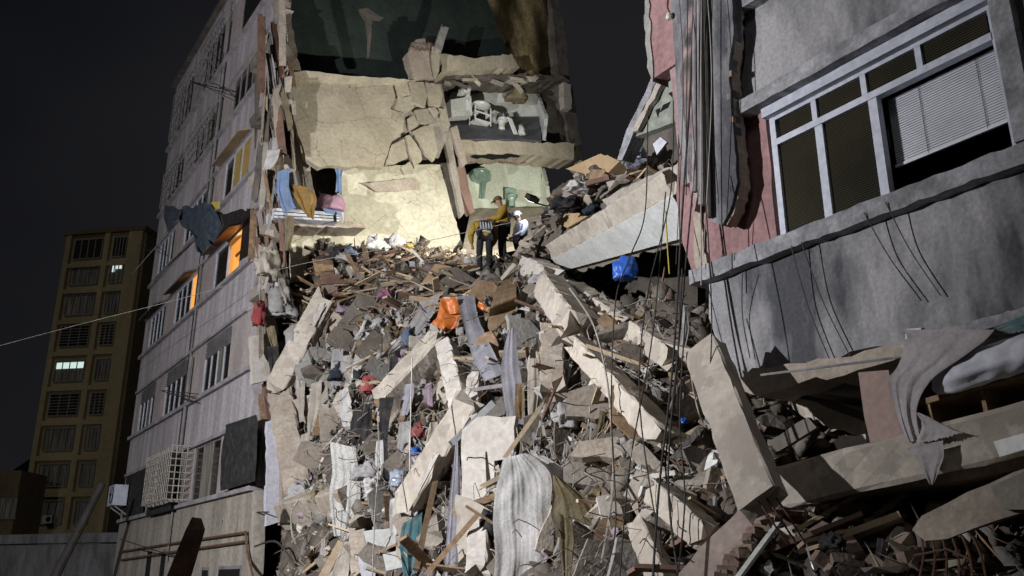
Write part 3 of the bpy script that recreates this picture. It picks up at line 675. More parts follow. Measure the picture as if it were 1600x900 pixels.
# ------------------------------------------------------------------ right wing of the block
BR = thing('collapsed_wing', 'sagging grey and red wing of the block close by at the right', 'building', W(-2, 0, 0))
def rp(name, vf, mat, par=None): return make(name, vf[0], vf[1], mat, par or BR)
Z = CAMZ; TR = -7.0
Rr = random.Random(4)
bot = [W(t, 0, 1.9+Z + .05*sin(t*4) + Rr.uniform(-.03, .03)) for t in np.arange(.45, TR, -.25)]
rp('spandrel', slab([W(TR, 0, 3.08+Z), W(.62, 0, 3.08+Z), W(.66, 0, 2.7+Z), W(.5, 0, 2.2+Z)] + bot, NX*.22), 'facade_grey')
rp('sill', slab([W(TR, -.14, 3.08+Z), W(.78, -.14, 3.08+Z), W(.78, -.14, 3.25+Z), W(TR, -.14, 3.25+Z)], NX*.34, .012, .12, 5), 'ledge')
rp('header_ledge', slab([W(TR, -.15, 4.77+Z), W(-.12, -.15, 4.77+Z), W(-.12, -.15, 4.93+Z), W(TR, -.15, 4.93+Z)], NX*.35, .01, .12, 6), 'ledge')
rp('header_trim', fbox(-2.95, -.33, -.03, .2, 4.66+Z, 4.768+Z), 'frame_grey')
rp('spandrel', slab([W(TR, 0, 4.94+Z), W(.12, 0, 4.94+Z), W(.16, 0, 5.5+Z), W(.1, 0, 6.02+Z), W(TR, 0, 6.02+Z)], NX*.22), 'facade_grey')
rp('sill', slab([W(TR, -.14, 6.02+Z), W(.12, -.14, 6.02+Z), W(.12, -.14, 6.16+Z), W(TR, -.14, 6.16+Z)], NX*.34, .012, .12, 7), 'ledge')
rp('red_wall', slab([W(-.33, .03, 3.25+Z), W(-.33, .03, 4.77+Z), W(1.0, .03, 4.77+Z), W(1.08, .03, 4.3+Z), W(1.02, .03, 3.7+Z), W(.88, .03, 3.25+Z), W(.8, .03, 3.1+Z), W(.5, .03, 3.1+Z)], NX*.2, .012, .2, 8), 'facade_red')
rp('rose_wall', slab([W(.30, .0, 4.79+Z), W(.95, .0, 4.79+Z), W(.98, .0, 5.3+Z), W(1.02, .0, 5.95+Z), W(.3, .0, 5.95+Z)], NX*.18, .012, .2, 9), 'facade_rose')
rp('red_wall', slab([W(.32, .02, 6.0+Z), W(1.32, .02, 6.0+Z), W(1.34, .02, 6.6+Z), W(1.3, .02, 8.5+Z), W(.32, .02, 8.5+Z)], NX*.2, .012, .2, 10), 'facade_red')
rp('wall_edge', slab([W(1.33, .0, 5.95+Z), W(1.42, .0, 6.2+Z), W(1.40, .0, 8.5+Z), W(1.31, .0, 8.5+Z)], NX*.3, .02, .12, 11), 'concrete_grey')
rp('yellowed_strip', slab([W(.62, -.012, 3.1+Z), W(.78, -.012, 3.1+Z), W(.80, -.012, 3.6+Z), W(.74, -.012, 4.2+Z), W(.68, -.012, 4.0+Z)], NX*.035, .02, .1, 12), 'concrete_warm')
# column with the broken render and exposed brick
rp('column', fbox(.36, .82, -.10, .0, 4.3+Z, 9+Z), 'facade_grey')
ck = [(1096,-30),(1142,-30),(1146,40),(1139,110),(1143,180),(1150,245),(1152,285),(1140,330),(1128,352),(1108,344),(1102,300),(1100,180)]
chk = rp('hanging_render', slab([PS(x, y, -.24) for x, y in ck], NX*.14, .012, .1, 13), 'facade_grey')
ck2 = [(1138,-30),(1146,-30),(1149,60),(1143,110),(1147,180),(1155,245),(1157,290),(1146,335),(1136,352),(1130,344),(1142,290),(1141,240),(1136,180),(1133,110),(1136,40)]
make('brick_edge', *slab([PS(x, y, -.20) for x, y in ck2], NX*.14, .01, .06, 14), 'concrete_warm', chk)
for i in range(7):
    c = PS(1140 + 7*(i/6) + (2 if i % 2 else -2), 80 + i*36, -.215); make('brick', *bar(c-AX*.02, c+AX*.02, .05, .07), 'brick', chk)
for k, (xa, xb) in enumerate(((1086,1080),(1094,1091),(1102,1104))):
    rp('downpipe', tube([PS(xa, -30, -.28), PS((xa+xb)/2+3, 150, -.28), PS(xb+6, 300+20*k, -.28)], .03+.012*(k == 1), 8), 'ledge_left' if k != 2 else 'wire')
rp('pilaster', slab([PS(1062, 120, -.1), PS(1080, -20, -.1), PS(1096,-20,-.1), PS(1100,240,-.1), PS(1085, 330, -.1), PS(1078,300,-.1)], NX*.1, .015, .15, 15), 'facade_rose')
# big window
FW = 'frame_grey'; a0, a1 = -2.80, -.36; s_ = .05; zb, zt, ztr = 3.25+Z, 4.66+Z, 4.36+Z
g = G()
g.add(fbox(a1-.07, a1, s_, s_+.09, zb, zt)); g.add(fbox(a0, a0+.06, s_, s_+.09, zb, zt))
g.add(fbox(a0+.06, a1-.07, s_+.002, s_+.088, zb, zb+.06)); g.add(fbox(a0+.06, a1-.07, s_+.002, s_+.088, zt-.04, zt))
g.add(fbox(a0+.06, a1-.07, s_-.01, s_+.08, ztr-.035, ztr+.035))
for m_ in (-.95, -1.57): g.add(fbox(m_-.045, m_+.045, s_+.004, s_+.086, zb+.06, ztr-.035))
for m_ in (-.92, -1.50, -2.08): g.add(fbox(m_-.03, m_+.03, s_+.006, s_+.084, ztr+.035, zt-.04))
wn = g.make('window', FW, BR)
ed = [(a1-.07, -.905), (-.995, -1.525)]
for (u, v) in ed: make('pane', *fbox(v, u, s_+.035, s_+.047, zb+.06, ztr-.035), 'glass_blind', wn)
up = [a1-.07, -.92, -1.5, -2.08, a0+.06]
for i in range(4): make('pane', *fbox(up[i+1]+.03, up[i]-.03, s_+.035, s_+.047, ztr+.035, zt-.04), 'glass_blind', wn)
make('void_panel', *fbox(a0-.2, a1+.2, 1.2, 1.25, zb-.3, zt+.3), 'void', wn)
BLD = thing('venetian_blind', 'white venetian blind half lowered in the large open window at right', 'blind', W(-2.2, .25, 3.6+Z))
zz = ztr - .03
while zz > 3.66+Z:
    make('slat', *box(W(-2.185, .22, zz), AX*.56, NX*.006+UP*.0115, NX*.0018-UP*.001), 'slat_white', BLD); zz -= .0245
make('bottom_rail', *box(W(-2.185, .22, zz), AX*.57, NX*.015, UP*.014), 'slat_white', BLD)
make('cord', *tube([W(-1.95, .205, ztr), W(-1.95, .205, zz)], .003, 4), 'wire', BLD)
make('cord', *tube([W(-2.5, .205, ztr), W(-2.5, .205, zz)], .003, 4), 'wire', BLD)
rp('window_side_trim', fbox(-2.98, -2.81, -.06, .14, 3.3+Z, 4.655+Z), 'ledge')
# upper window, mostly above the frame
g = G()
g.add(fbox(-.16, -.06, .03, .13, 6.16+Z, 7.6+Z)); g.add(fbox(-3, -.17, .032, .128, 6.16+Z, 6.23+Z)); g.add(fbox(-.95, -.88, .034, .126, 6.23+Z, 7.6+Z))
w2 = g.make('window', FW, BR); make('pane', *fbox(-.88, -.17, .07, .08, 6.23+Z, 7.6+Z), 'glass_dark', w2); make('pane', *fbox(-3, -.95, .07, .08, 6.23+Z, 7.6+Z), 'glass_dark', w2)
rp('wall', fbox(TR, -.05, .03, .25, 7.6+Z, 9.2+Z), 'facade_grey')
rp('pier', fbox(-.05, .36, .04, .24, 6.17+Z, 9+Z), 'facade_red')
rp('pier', fbox(TR, -2.99, .03, .23, 3.25+Z, 4.76+Z), 'facade_grey')
# floors behind the facade (dark interior)
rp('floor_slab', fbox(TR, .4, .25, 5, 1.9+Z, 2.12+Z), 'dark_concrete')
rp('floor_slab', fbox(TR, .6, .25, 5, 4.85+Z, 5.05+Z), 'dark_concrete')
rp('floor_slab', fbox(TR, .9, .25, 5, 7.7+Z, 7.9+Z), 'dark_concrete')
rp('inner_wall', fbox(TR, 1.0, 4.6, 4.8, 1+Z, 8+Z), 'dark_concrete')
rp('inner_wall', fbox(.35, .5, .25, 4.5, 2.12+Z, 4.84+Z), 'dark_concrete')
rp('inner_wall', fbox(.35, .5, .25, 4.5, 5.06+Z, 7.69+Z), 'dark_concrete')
# ragged ledge under the lower spandrel
rp('floor_edge', slab([PS(x, y, -.10) for x, y in [(1150,600),(1175,575),(1230,568),(1300,560),(1350,548),(1420,530),(1520,505),(1640,470),(1640,500),(1520,528),(1430,548),(1340,578),(1250,598),(1185,620)]], NX*.5, .03, .15, 20), 'concrete_warm')
rp('ledge_strip', slab([PS(x, y, -.16) for x, y in [(1400,540),(1500,508),(1640,468),(1640,487),(1520,520),(1430,548)]], NX*.055, .01, .15, 21), 'ledge')

# ================================================================== big pieces of the collapse
def beam(name, label, p1, p2, wpx, hr=.8, lift=.25, roll=.3, mat='cream_plaster', seed=0, jit=.03, rebar=0, endjit=.1, cat='beam', l2=None):
    A = PH(*p1, lift); B = PH(*p2, lift if l2 is None else l2); wm = wpx * pxm((A-CAM).length + (B-CAM).length) / 2
    vf = rough_beam(A, B, wm, wm*hr, roll, seed, jit, .13, endjit*1.7)
    if not rebar: return tag(make(name, *vf, mat), label, cat)
    o = thing(name, label, cat, (A+B)/2); make('shaft', *vf, mat, o); R = random.Random(seed); d = (B-A).normalized()
    for i in range(rebar):
        e = A - d*.02 if i % 2 == 0 else B; dd = -d if i % 2 == 0 else d
        st = e + Vector((R.uniform(-1,1), R.uniform(-1,1), R.uniform(-1,1)))*wm*.3; P = [st - dd*.15]
        v = dd.copy()
        for k in range(4): v = (v + Vector((R.uniform(-.4,.4), R.uniform(-.4,.4), R.uniform(-.5,.2)))).normalized(); P.append(P[-1] + v*.18)
        make('rebar', *tube(smoothline(P, 4), .009, 5), 'rust', o)
    return o
BM = [
 ('plastered_beam','long beam with flaking white plaster leaning at the left of the rubble',(512,466),(436,606),36,.8,.45,.55,'cream_plaster',2),
 ('concrete_beam','cream beam slanting up to the orange tarpaulin in the middle of the rubble',(696,532),(604,628),46,.9,.45,-.55,'cream_plaster',2),
 ('concrete_beam','cream pillar standing in the rubble under the orange tarpaulin',(697,540),(722,640),30,.8,.75,.5,'white_plaster',2),
 ('concrete_beam','thin cream post beside the pillar under the orange tarpaulin',(742,590),(736,665),22,.8,.7,.4,'white_plaster',0),
 ('concrete_beam','short broken cream pillar stub leaning left in the middle of the rubble',(726,625),(700,690),30,.8,.8,.5,'cream_plaster',2),
 ('concrete_beam','long snapped column with torn ends lying diagonally beside the cream wall',(738,628),(634,792),40,.9,.85,.5,'cream_plaster',3),
 ('concrete_beam','thick cream beam end right of the brown tarpaulin, its side in shadow',(858,448),(908,514),46,1.0,.5,.6,'cream_plaster',2),
 ('concrete_beam','upright beige post with chamfered top below the thick beam end',(864,512),(866,612),38,.8,.5,.2,'concrete_warm',2),
 ('concrete_beam','long cream beam running down to the torn white sheet at right',(898,452),(1058,560),30,1.1,.55,.5,'cream_plaster',2),
 ('concrete_beam','cream broken beam lying across the rubble below the hanging cables',(905,540),(1038,684),34,1.1,.6,.5,'cream_plaster',2),
 ('concrete_beam','pale beam stub lying above the big pink slab',(1030,772),(1108,842),42,.9,.5,.4,'cream_plaster',2),
 ('concrete_beam','crumbling beam half buried near the bottom, left of the pink slab',(1000,822),(1034,905),34,.9,.35,.5,'cream_plaster',0),
 ('concrete_beam','short cream block lying on the crest right of the rescuers',(825,412),(862,436),34,1.0,.3,.4,'white_plaster',0),
 ('concrete_beam','fallen grey beam low at the left beside the white curtain',(442,622),(470,770),40,.8,.2,.3,'concrete_warm',0),
 ('concrete_beam','grey beam stump upright at the left under the torn facade',(462,520),(486,600),30,.8,.2,.3,'concrete_grey',0),
 ('concrete_beam','dusty beam lying flat at the bottom left of the rubble',(455,800),(560,780),48,.9,.2,.3,'concrete_warm',0),
 ('concrete_beam','worn beige column stump at the bottom beneath the sheer curtain',(560,815),(566,905),26,.9,.35,.3,'concrete_warm',0),
 ('concrete_beam','cream stump at the bottom right of the long lilac curtain',(752,820),(748,905),34,.9,.35,.4,'white_plaster',0),
]
for i, (n, l, a, b, wp, hr, li, ro, m, rb) in enumerate(BM): beam(n, l, a, b, wp, hr, li, ro, m, 100+i, rebar=rb)
# leaning pillar at the right, from the facade corner down to the pink slab
A = PS(1102, 548, -.55); B = PS(1192, 786, -1.1)
LPIL = thing('leaning_pillar', 'tall beige pillar leaning against the corner of the right wing', 'pillar', B)
make('shaft', *rough_beam(A, B, .38, .22, .40, 55, .02, .16, .06), 'cream_plaster', LPIL)
for i in range(3):
    st = B + Vector((.08*i-.08, 0, .1)); make('rebar', *tube(smoothline([st, st+Vector((.1,-.05,-.2)), st+Vector((.25,.02*i,-.42))], 4), .009, 5), 'rust', LPIL)
# snapped column: white facing strip that still sticks to it
tag(make('plaster_strip', *rough_beam(PH(678,716,1.22), PH(650,770,1.22), .10, .04, .4, 9), 'white_plaster'), 'bright white plaster strip stuck on the snapped diagonal column', 'plaster')
tag(make('plaster_strip', *rough_beam(PH(503,478,.78), PH(488,505,.78), .17, .03, .3, 8, .05), 'white_plaster'), 'bright white plaster patch on the upper end of the leaning left beam', 'plaster')

# slabs given by their outline in the photo
def pslab(name, label, px, lift, thick, mat, seed=0, ragged=.03, cat='slab', tilt=(0,0), parts=None, dirv=None):
    cx = sum(p[0] for p in px)/len(px); cy = sum(p[1] for p in px)/len(px); c = PH(cx, cy, lift); dist = (c-CAM).length
    nrm = (CAM - c).normalized() + Vector((tilt[0], 0, tilt[1])); nrm.normalize()
    P = []
    for x, y in px:
        r = ray(x, y); P.append(CAM + r * ((c-CAM).dot(nrm) / r.dot(nrm)))
    o = make(name, *slab(P, -nrm*thick if dirv is None else Vector(dirv).normalized()*thick, ragged, .16, seed), mat)
    return tag(o, label, cat)
PSL = [
 ('wall_slab','tall cream wall slab with a long crack standing behind the white curtain',[(722,672),(745,652),(806,650),(800,716),(772,720),(768,800),(722,790)],.62,.18,'white_plaster',(-.35,.05)),
 ('wall_slab','cream wall piece low in the middle behind the lilac curtain',[(712,772),(770,800),(765,905),(716,905)],.35,.15,'cream_plaster',(-.3,.05)),
 ('floor_slab','big pinkish slab with a brick edge at the bottom below the leaning pillar',[(1158,792),(1200,788),(1192,815),(1135,905),(1052,905)],.55,.22,'pink_slab',(-.1,.55)),
 ('floor_slab','dark grey slab tilted in the lower rubble left of the pink slab',[(965,838),(1000,850),(1020,905),(950,905)],.35,.14,'concrete_grey',(.3,.3)),
 ('floor_slab','flat beige slab lying right of the upright beige post',[(888,612),(940,596),(985,612),(988,640),(930,655),(885,650)],.3,.13,'concrete_warm',(0,.5)),
 ('floor_slab','brown slab lying below the second cream beam',[(905,690),(962,682),(1000,700),(960,716),(890,712)],.3,.12,'concrete_warm',(0,.7)),
 ('floor_slab','broad dusty slab in the lower rubble right of the white curtain',[(880,730),(930,706),(960,730),(930,760),(880,755)],.25,.12,'concrete',(0,.5)),
 ('wall_slab','pale blue ceiling panel lying in the rubble under the wing',[(1008,432),(1030,440),(1058,470),(1046,474),(1018,456)],.35,.08,'tile_white',(0,.4)),
 ('wall_slab','small bright plaster flake on the slope of the beam at centre right',[(898,448),(910,456),(908,468),(890,468)],1.0,.03,'white_plaster',(0,.2)),
 ('wall_slab','white ceiling board standing up from the debris near the pale wall',[(640,386),(648,392),(676,420),(668,424)],.25,.03,'white_plaster',(0,.2)),
 ('wall_slab','white and blue board low in the rubble right of the sheer curtain',[(568,830),(616,824),(620,852),(574,858)],.6,.05,'tile_white',(0,.2)),
 ('wall_slab','pale lilac board at the bottom right of the sheer curtain',[(560,862),(590,858),(586,905),(566,905)],.6,.05,'mattress_white',(0,.2)),
 ('wall_slab','pale board beneath the diagonal steel strip at the bottom',[(598,866),(640,856),(646,884),(604,892)],.55,.05,'tile_white',(0,.2)),
 ('wall_slab','tilted grey slab beneath the orange tarpaulin',[(716,560),(750,552),(752,580),(722,592)],.3,.1,'concrete',(.2,.2)),
 ('wall_slab','broken concrete slab with rough top right of the grey hanging sheet',[(792,490),(828,500),(846,520),(838,548),(800,530)],.35,.14,'concrete_grey',(.3,.4)),
 ('wall_slab','white board in the rubble beside the black trousers',[(566,690),(592,686),(594,724),(572,716)],.3,.04,'white_plaster',(0,.2)),
 ('wall_slab','beige panel among the clothes left of the cream beam',[(640,524),(668,528),(662,552),(640,548)],.3,.07,'cream_plaster',(.2,.3)),
 ('wall_slab','grey panel behind the sheer curtain at the left of the rubble',[(496,640),(536,634),(552,690),(510,720)],.2,.08,'concrete_warm',(.2,.1)),
 ('wall_slab','pale vertical panel hanging at the corner of the standing block',[(418,658),(438,654),(438,815),(416,822)],None,.16,'mattress_white',None),
 ('wall_slab','grey ragged panel with a worn edge just right of the pale vertical panel',[(440,650),(455,655),(450,820),(440,820)],None,.3,'concrete_warm',None),
 ('wall_slab','cream panel stub behind the torn facade edge at the left',[(392,525),(420,520),(425,592),(395,600)],None,.2,'white_plaster',None),
 ('floor_slab','low cracked slab with broken end and bent rebar at the lower right corner',None,None,None,None,None),
]
for i, (n, l, px, li, th, m, ti) in enumerate(PSL):
    if px is None: continue
    if li is None:
        tt = {18: 15.2, 19: 15.0, 20: 16.0}[i]
        o = make(n, *slab([PT(x, y, tt) for x, y in px], AX*th, .02, .2, i), m); tag(o, l, 'slab'); continue
    pslab(n, l, px, li, th, m, 200+i, .022, 'slab', ti)
# brick and tile edge of the pink slab
PE = thing('slab_edge_strip', 'row of broken bricks and a white tile strip along the edge of the pink slab', 'rubble', PH(1180, 850, .4))
R = random.Random(12)
for i in range(26):
    u = i/25; c = PH(1206-74*u+R.uniform(-3,3), 808+95*u, .46+R.uniform(-.04,.05)); d = Vector((R.uniform(-1,1), R.uniform(-1,1), R.uniform(-.3,.3))).normalized()
    make('brick', *bar(c-d*.09, c+d*.09, .09, .07), 'brick', PE)
make('tile_strip', *bar(PH(1216,818,.5), PH(1152,905,.5), .05, .03), 'tile_white', PE)

# ------------------------------------------------------------------ sloping floor on the right of the rescuers
SF = thing('sloping_floor', 'fallen floor slab with cream edge beam and white ceiling, sloping up to the right wing', 'slab', PS(960, 360, 2.2))
a_, b_ = PS(872, 384, 3.4), PS(1066, 272, .55)
ud = (b_-a_); inn = NX*1.0 + AX*.25 - UP*.62
tiltn = ud.cross(inn).normalized()
if tiltn.z < 0: tiltn = -tiltn
make('edge_beam', *rough_beam(a_ - tiltn*.1, b_ - tiltn*.08, .33, .28, 0, 77, .035, .2, .12), 'cream_plaster', SF)
make('ceiling', *slab([a_ - tiltn*.28 + inn*.1, b_ - tiltn*.28 + inn*.1, b_ - tiltn*.28 + inn*.66, a_ - tiltn*.28 + inn*.40], tiltn*.05), 'tile_white', SF)
make('deck', *slab([a_ - tiltn*.2 + inn*.12, b_ - tiltn*.2 + inn*.12, b_ - tiltn*.2 + inn*.75, a_ - tiltn*.2 + inn*.55], tiltn*.22, .04, .25, 4), 'concrete_warm', SF)
tag(make('fallen_slab', *slab([PS(x, y, 2.4) for x, y in [(940,312),(1000,282),(1040,262),(1062,262),(1050,280),(960,330)]], NX*1.2, .03, .15, 6), 'concrete'), 'rough concrete slab lying on top of the sloping floor near the wing', 'slab')
tag(make('fallen_slab', *slab([PS(x, y, 3.6) for x, y in [(818,372),(866,330),(876,336),(872,378),(840,402),(800,400)]], NX*.4, .02, .15, 6), 'concrete_warm'), 'tilted brown slab behind the rescuers at the foot of the sloping floor', 'slab')
# broken corner hanging over the gap
HC = thing('broken_corner', 'broken wall corner with cracked green inside and white edge, hanging beside the wing', 'wall', PS(1000, 240, 1.3))
make('edge', *slab([PS(x, y, 1.25) for x, y in [(1022,112),(1032,116),(1004,170),(984,222),(972,250),(964,250),(978,205),(1000,160)]], NX*.25, .02, .15, 2), 'ledge', HC)
make('inner_face', *slab([PS(x, y, 1.32) for x, y in [(1030,118),(1062,124),(1064,190),(1030,200),(988,216),(1004,172)]], NX*.12, .02, .15, 3), 'grey_green_wall', HC)
make('crack_rib', *slab([PS(x, y, 1.22) for x, y in [(1030,122),(1036,124),(1006,184),(996,204),(988,206),(1010,160)]], NX*.08, .03, .1, 4), 'concrete', HC)
for k, q in enumerate([[(1044,146),(1052,142),(1050,152)],[(1036,164),(1048,158),(1044,168),(1030,176)],[(1024,172),(1032,168),(1028,184)],[(1052,140),(1058,138),(1055,150)]]):
    make('hole', *slab([PS(x, y, 1.315) for x, y in q], NX*.003), 'void', HC)
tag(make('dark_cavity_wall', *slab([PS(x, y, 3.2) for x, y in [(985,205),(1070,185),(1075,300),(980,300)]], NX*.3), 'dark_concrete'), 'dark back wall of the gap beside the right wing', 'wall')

# ------------------------------------------------------------------ crushed storey under the right wing
EB = thing('floor_edge_beam', 'long horizontal cream floor edge beam under the bed at lower right', 'beam', W(-1.5, -.2, 2.5))
A = PS(1238, 758, -.25); B = PS(1660, 655, -.25)
make('beam', *rough_beam(A, B, .36, .45, .0, 61, .03, .25, .12), 'cream_plaster', EB)
make('deck', *slab([W(-.25, 0, 2.35), W(-6, 0, 2.7), W(-6, 4, 2.7), W(-.25, 4, 2.4)], UP*.12), 'concrete_warm', EB)
make('white_tile', *slab([PS(x, y, -.52) for x, y in [(1552,690),(1640,664),(1640,690),(1562,714)]], NX*.04, .005), 'tile_white', EB)
LS = thing('cracked_slab', 'low cracked slab with broken end and bent rebar at the lower right corner', 'slab', PS(1500, 830, -.7))
make('block', *slab([PS(x, y, -.75) for x, y in [(1425,828),(1440,806),(1480,786),(1545,756),(1660,706),(1660,790),(1600,800),(1560,812),(1520,826),(1480,842),(1445,845)]], NX*1.3 + UP*.25, .02, .15, 3), 'concrete_warm', LS)
make('loose_block', *slab([PS(x, y, -.82) for x, y in [(1548,760),(1660,706),(1660,782),(1600,796),(1566,796),(1556,780)]], NX*.12, .02, .15, 5), 'concrete', LS)
for k in range(6):
    x = 1440+k*16; make('rebar', *tube(smoothline([PS(x, 838, -.72), PS(x+3+k*2, 868, -.8), PS(x-4+k*5, 905, -.85)], 4), .010, 5), 'rust', LS)
make('rebar', *tube([PS(1428, 868, -.8), PS(1480, 858, -.8), PS(1520, 876, -.8)], .008, 5), 'rust', LS)
tag(make('fallen_wall_piece', *slab([PS(x, y, .4) for x, y in [(1224,614),(1290,636),(1352,660),(1354,682),(1300,670),(1256,652),(1240,640)]], NX*.3+UP*.04, .02, .12, 6), 'cream_plaster'), 'broken panel with ragged underside wedged below the wing left of the brown board', 'panel')
tag(make('dark_plank', *slab([PS(x, y, .3) for x, y in [(1200,690),(1262,652),(1276,668),(1214,706)]], NX*.06, .01, .12, 6), 'dark_concrete'), 'dark charred board lying in the rubble below the wing', 'board')
tag(make('cream_block', *slab([PS(x, y, .1) for x, y in [(1302,690),(1316,680),(1352,678),(1356,702),(1310,706)]], NX*.3, .02, .1, 6), 'white_plaster'), 'pale block beneath the broken panel left of the brown board', 'block')
tag(make('ceiling_board', *slab([PS(x, y, .6) for x, y in [(1250,596),(1345,576),(1352,606),(1300,610),(1250,608)]], NX*1.5, .01, .2, 6), 'concrete_grey'), 'smooth grey ceiling remnant under the wing', 'board')
# furniture on the crushed floor
BB = tag(make('brown_board', *slab([PS(x, y, -.34) for x, y in [(1341,582),(1388,578),(1400,630),(1418,686),(1362,702),(1350,650)]], NX*.04), 'board_pinkbrown'), 'pinkish brown chipboard panel standing at the foot of the bed', 'board')
BED = thing('bed_base', 'brown wooden bed base with open drawers on the floor edge at right', 'bed', PS(1520, 660, .1))
def sb(px, s, d, mat, name, par): return make(name, *slab([PS(x, y, s) for x, y in px], NX*d), mat, par)
sb([(1446,622),(1640,566),(1640,574),(1447,631)], -.12, 1.2, 'wood', 'top_board', BED)
sb([(1446,631),(1452,629),(1462,672),(1455,674)], -.11, 1.2, 'wood', 'side_board', BED)
sb([(1530,608),(1536,606),(1548,664),(1541,666)], -.10, 1.0, 'wood', 'divider', BED)
sb([(1455,668),(1640,626),(1640,634),(1457,676)], -.09, 1.2, 'wood', 'bottom_board', BED)
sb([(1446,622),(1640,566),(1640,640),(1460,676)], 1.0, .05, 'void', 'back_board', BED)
sb([(1549,640),(1600,628),(1598,650),(1553,660)], .05, .03, 'board_pinkbrown', 'drawer', BED)
MT = thing('mattress', 'white sheeted mattress bulging over the bed base at right', 'mattress', PS(1540, 600, 0))
V, F = [], []; nu, nv = 30, 16
for j in range(nv+1):
    a = -pi*.5 + pi*1.2*j/nv
    for i in range(nu+1):
        u = i/nu; e = min(1, u*6)**.5; x = 1456 + 200*u; yc = 594 - 62*u; hh = 12 + 18*e
        s = -.26 - .18*e*cos(a) + .05*noise.noise(Vector((u*6, j*.4, 1))); y = yc + 2 - hh*sin(a) + 3*noise.noise(Vector((u*9, j*.35, 3)))
        V.append(PS(x, y, s))
for j in range(nv):
    for i in range(nu): F.append((j*(nu+1)+i, j*(nu+1)+i+1, (j+1)*(nu+1)+i+1, (j+1)*(nu+1)+i))
make('sheet', V, F, 'mattress_white', MT, True)
make('core', *slab([PS(x, y, 0) for x, y in [(1470,600),(1640,548),(1640,575),(1472,618)]], NX*1.2), 'mattress_white', MT)
def drape(name, label, left, right, depth, folds, amp, mat, seed=0, mode='Y', cat='cloth', **kw):
    return tag(make(name, *cloth(left, right, depth, folds, amp, seed=seed, mode=mode, **kw), mat, None, True), label, cat)
drape('grey_blanket', 'taupe blanket trailing from the bed down over the floor edge', [(1412,530),(1400,575),(1388,600),(1402,650),(1418,690)], [(1555,515),(1500,560),(1450,600),(1432,640),(1440,690)], [-.42,-.44,-.46,-.5,-.52], 4, .05, 'cloth_taupe', 3, 'S', nv=34)
drape('grey_blanket_corner', 'pointed corner of taupe blanket hanging below the floor edge beam', [(1416,700),(1436,725),(1452,756)], [(1474,688),(1472,722),(1458,758)], -.56, 2, .02, 'cloth_taupe', 4, 'S')
drape('grey_blanket_fold', 'taupe blanket bunched on top of the floor edge beam', [(1425,640),(1440,660),(1432,694)], [(1448,650),(1490,672),(1508,676)], [-.5,-.52,-.54], 3, .05, 'cloth_taupe', 5, 'S')
drape('blanket_over_headboard', 'taupe blanket folds spread under the wing above the mattress', [(1415,515),(1420,540),(1445,570)], [(1555,515),(1520,550),(1470,580)], [-.3,-.34,-.36], 4, .05, 'cloth_taupe', 6, 'S')
tag(make('white_headboard', *slab([PS(x, y, -.22) for x, y in [(1416,514),(1440,512),(1424,548),(1408,568)]], NX*.05), 'mattress_white'), 'small white headboard panel behind the taupe blanket', 'board')
drape('teal_cloth', 'teal cloth squeezed under the ledge at the right edge', [(1550,512),(1562,516),(1570,520)], [(1640,476),(1640,498),(1640,515)], -.3, 3, .03, 'cloth_teal', 7, 'S')
tag(make('towel_rail', *tube([PS(1189,586,-.55), PS(1260,577,-.5), PS(1405,558,-.3)], .012, 6), 'steel_pale'), 'bright steel curtain rod sticking out under the wing', 'rod')

# wall and floor pieces leaning in the heap
Rl = random.Random(33)
def zone(x, y):
    if y < 470: return 'on the crest of the heap'
    low = ' near the bottom' if y > 740 else ''
    if x < 600: return 'on the left of the heap' + low
    if x < 800: return 'in the middle of the heap' + low
    if x < 1000: return 'right of the heap centre' + low
    if x < 1130: return 'below the hanging cables' + low
    return 'under the right wing' + low
LEAN = [(470,560),(488,530),(510,560),(532,520),(520,600),(480,640),(505,660),(545,545),(560,500),(580,540),(610,590),(500,720),(470,700),(540,640),(620,640),(600,700),(630,720),(560,770),(600,800),(640,840),(680,830),(700,600),(760,560),(820,600),(830,680),(880,690),(920,720),(870,830),(930,880),(1000,760),(960,520),(1000,560),(1010,640),(1080,620),(1090,720),(1120,760),(1060,800),(1010,720),(760,470),(720,440),(830,470),(870,560),(780,660),(560,860),(600,880),(650,780)]
LM = ['debris_a','debris_b','debris_c','concrete_warm','concrete','debris_light','wood','debris_b']
for i, (x, y) in enumerate(LEAN):
    c = PH(x, y, .18); k = pxm((c-CAM).length); L = Rl.uniform(22, 46)*k; wd = Rl.uniform(12, 26)*k; an = Rl.uniform(-.9, .9)
    ex = Vector((sin(an), Rl.uniform(-.3,.3), cos(an)*Rl.uniform(.6,1))).normalized(); ey = Vector((cos(an), Rl.uniform(-.5,.5), -sin(an))).normalized(); nn = ex.cross(ey).normalized()
    P_ = [c - ex*L - ey*wd*Rl.uniform(.6,1), c - ex*L*Rl.uniform(.7,1) + ey*wd, c + ex*L*Rl.uniform(.3,.6) + ey*wd*Rl.uniform(.8,1.1), c + ex*L + ey*wd*Rl.uniform(-.2,.6), c + ex*L*Rl.uniform(.6,1) - ey*wd]
    m = LM[i % len(LM)]
    tone = {'debris_a':'brownish','debris_b':'dark brown','debris_c':'grey','concrete_warm':'beige','concrete':'dusty','debris_light':'pale','wood':'wooden'}[m]
    tag(make('leaning_wall_piece', *slab(P_, nn*Rl.uniform(.05,.13), .025, .13, i), m), ('wide ' if wd > 19*k else 'narrow ') + tone + ' broken wall piece ' + ('leaning left ' if an < -.3 else 'leaning right ' if an > .3 else 'upright ') + zone(x, y), 'wall piece', 'leaning wall pieces in the heap')

tag(make('cavity_shade_backing', *slab([PS(x, y, 4.6) for x, y in [(850,392),(960,330),(1090,270),(1090,500),(850,480)]], NX*.2), 'debris_dark'), 'dark backing added for the shade of the cavity under the sloping floor', 'wall')  # added dark sheet; its colour stands in for the cavity's shade
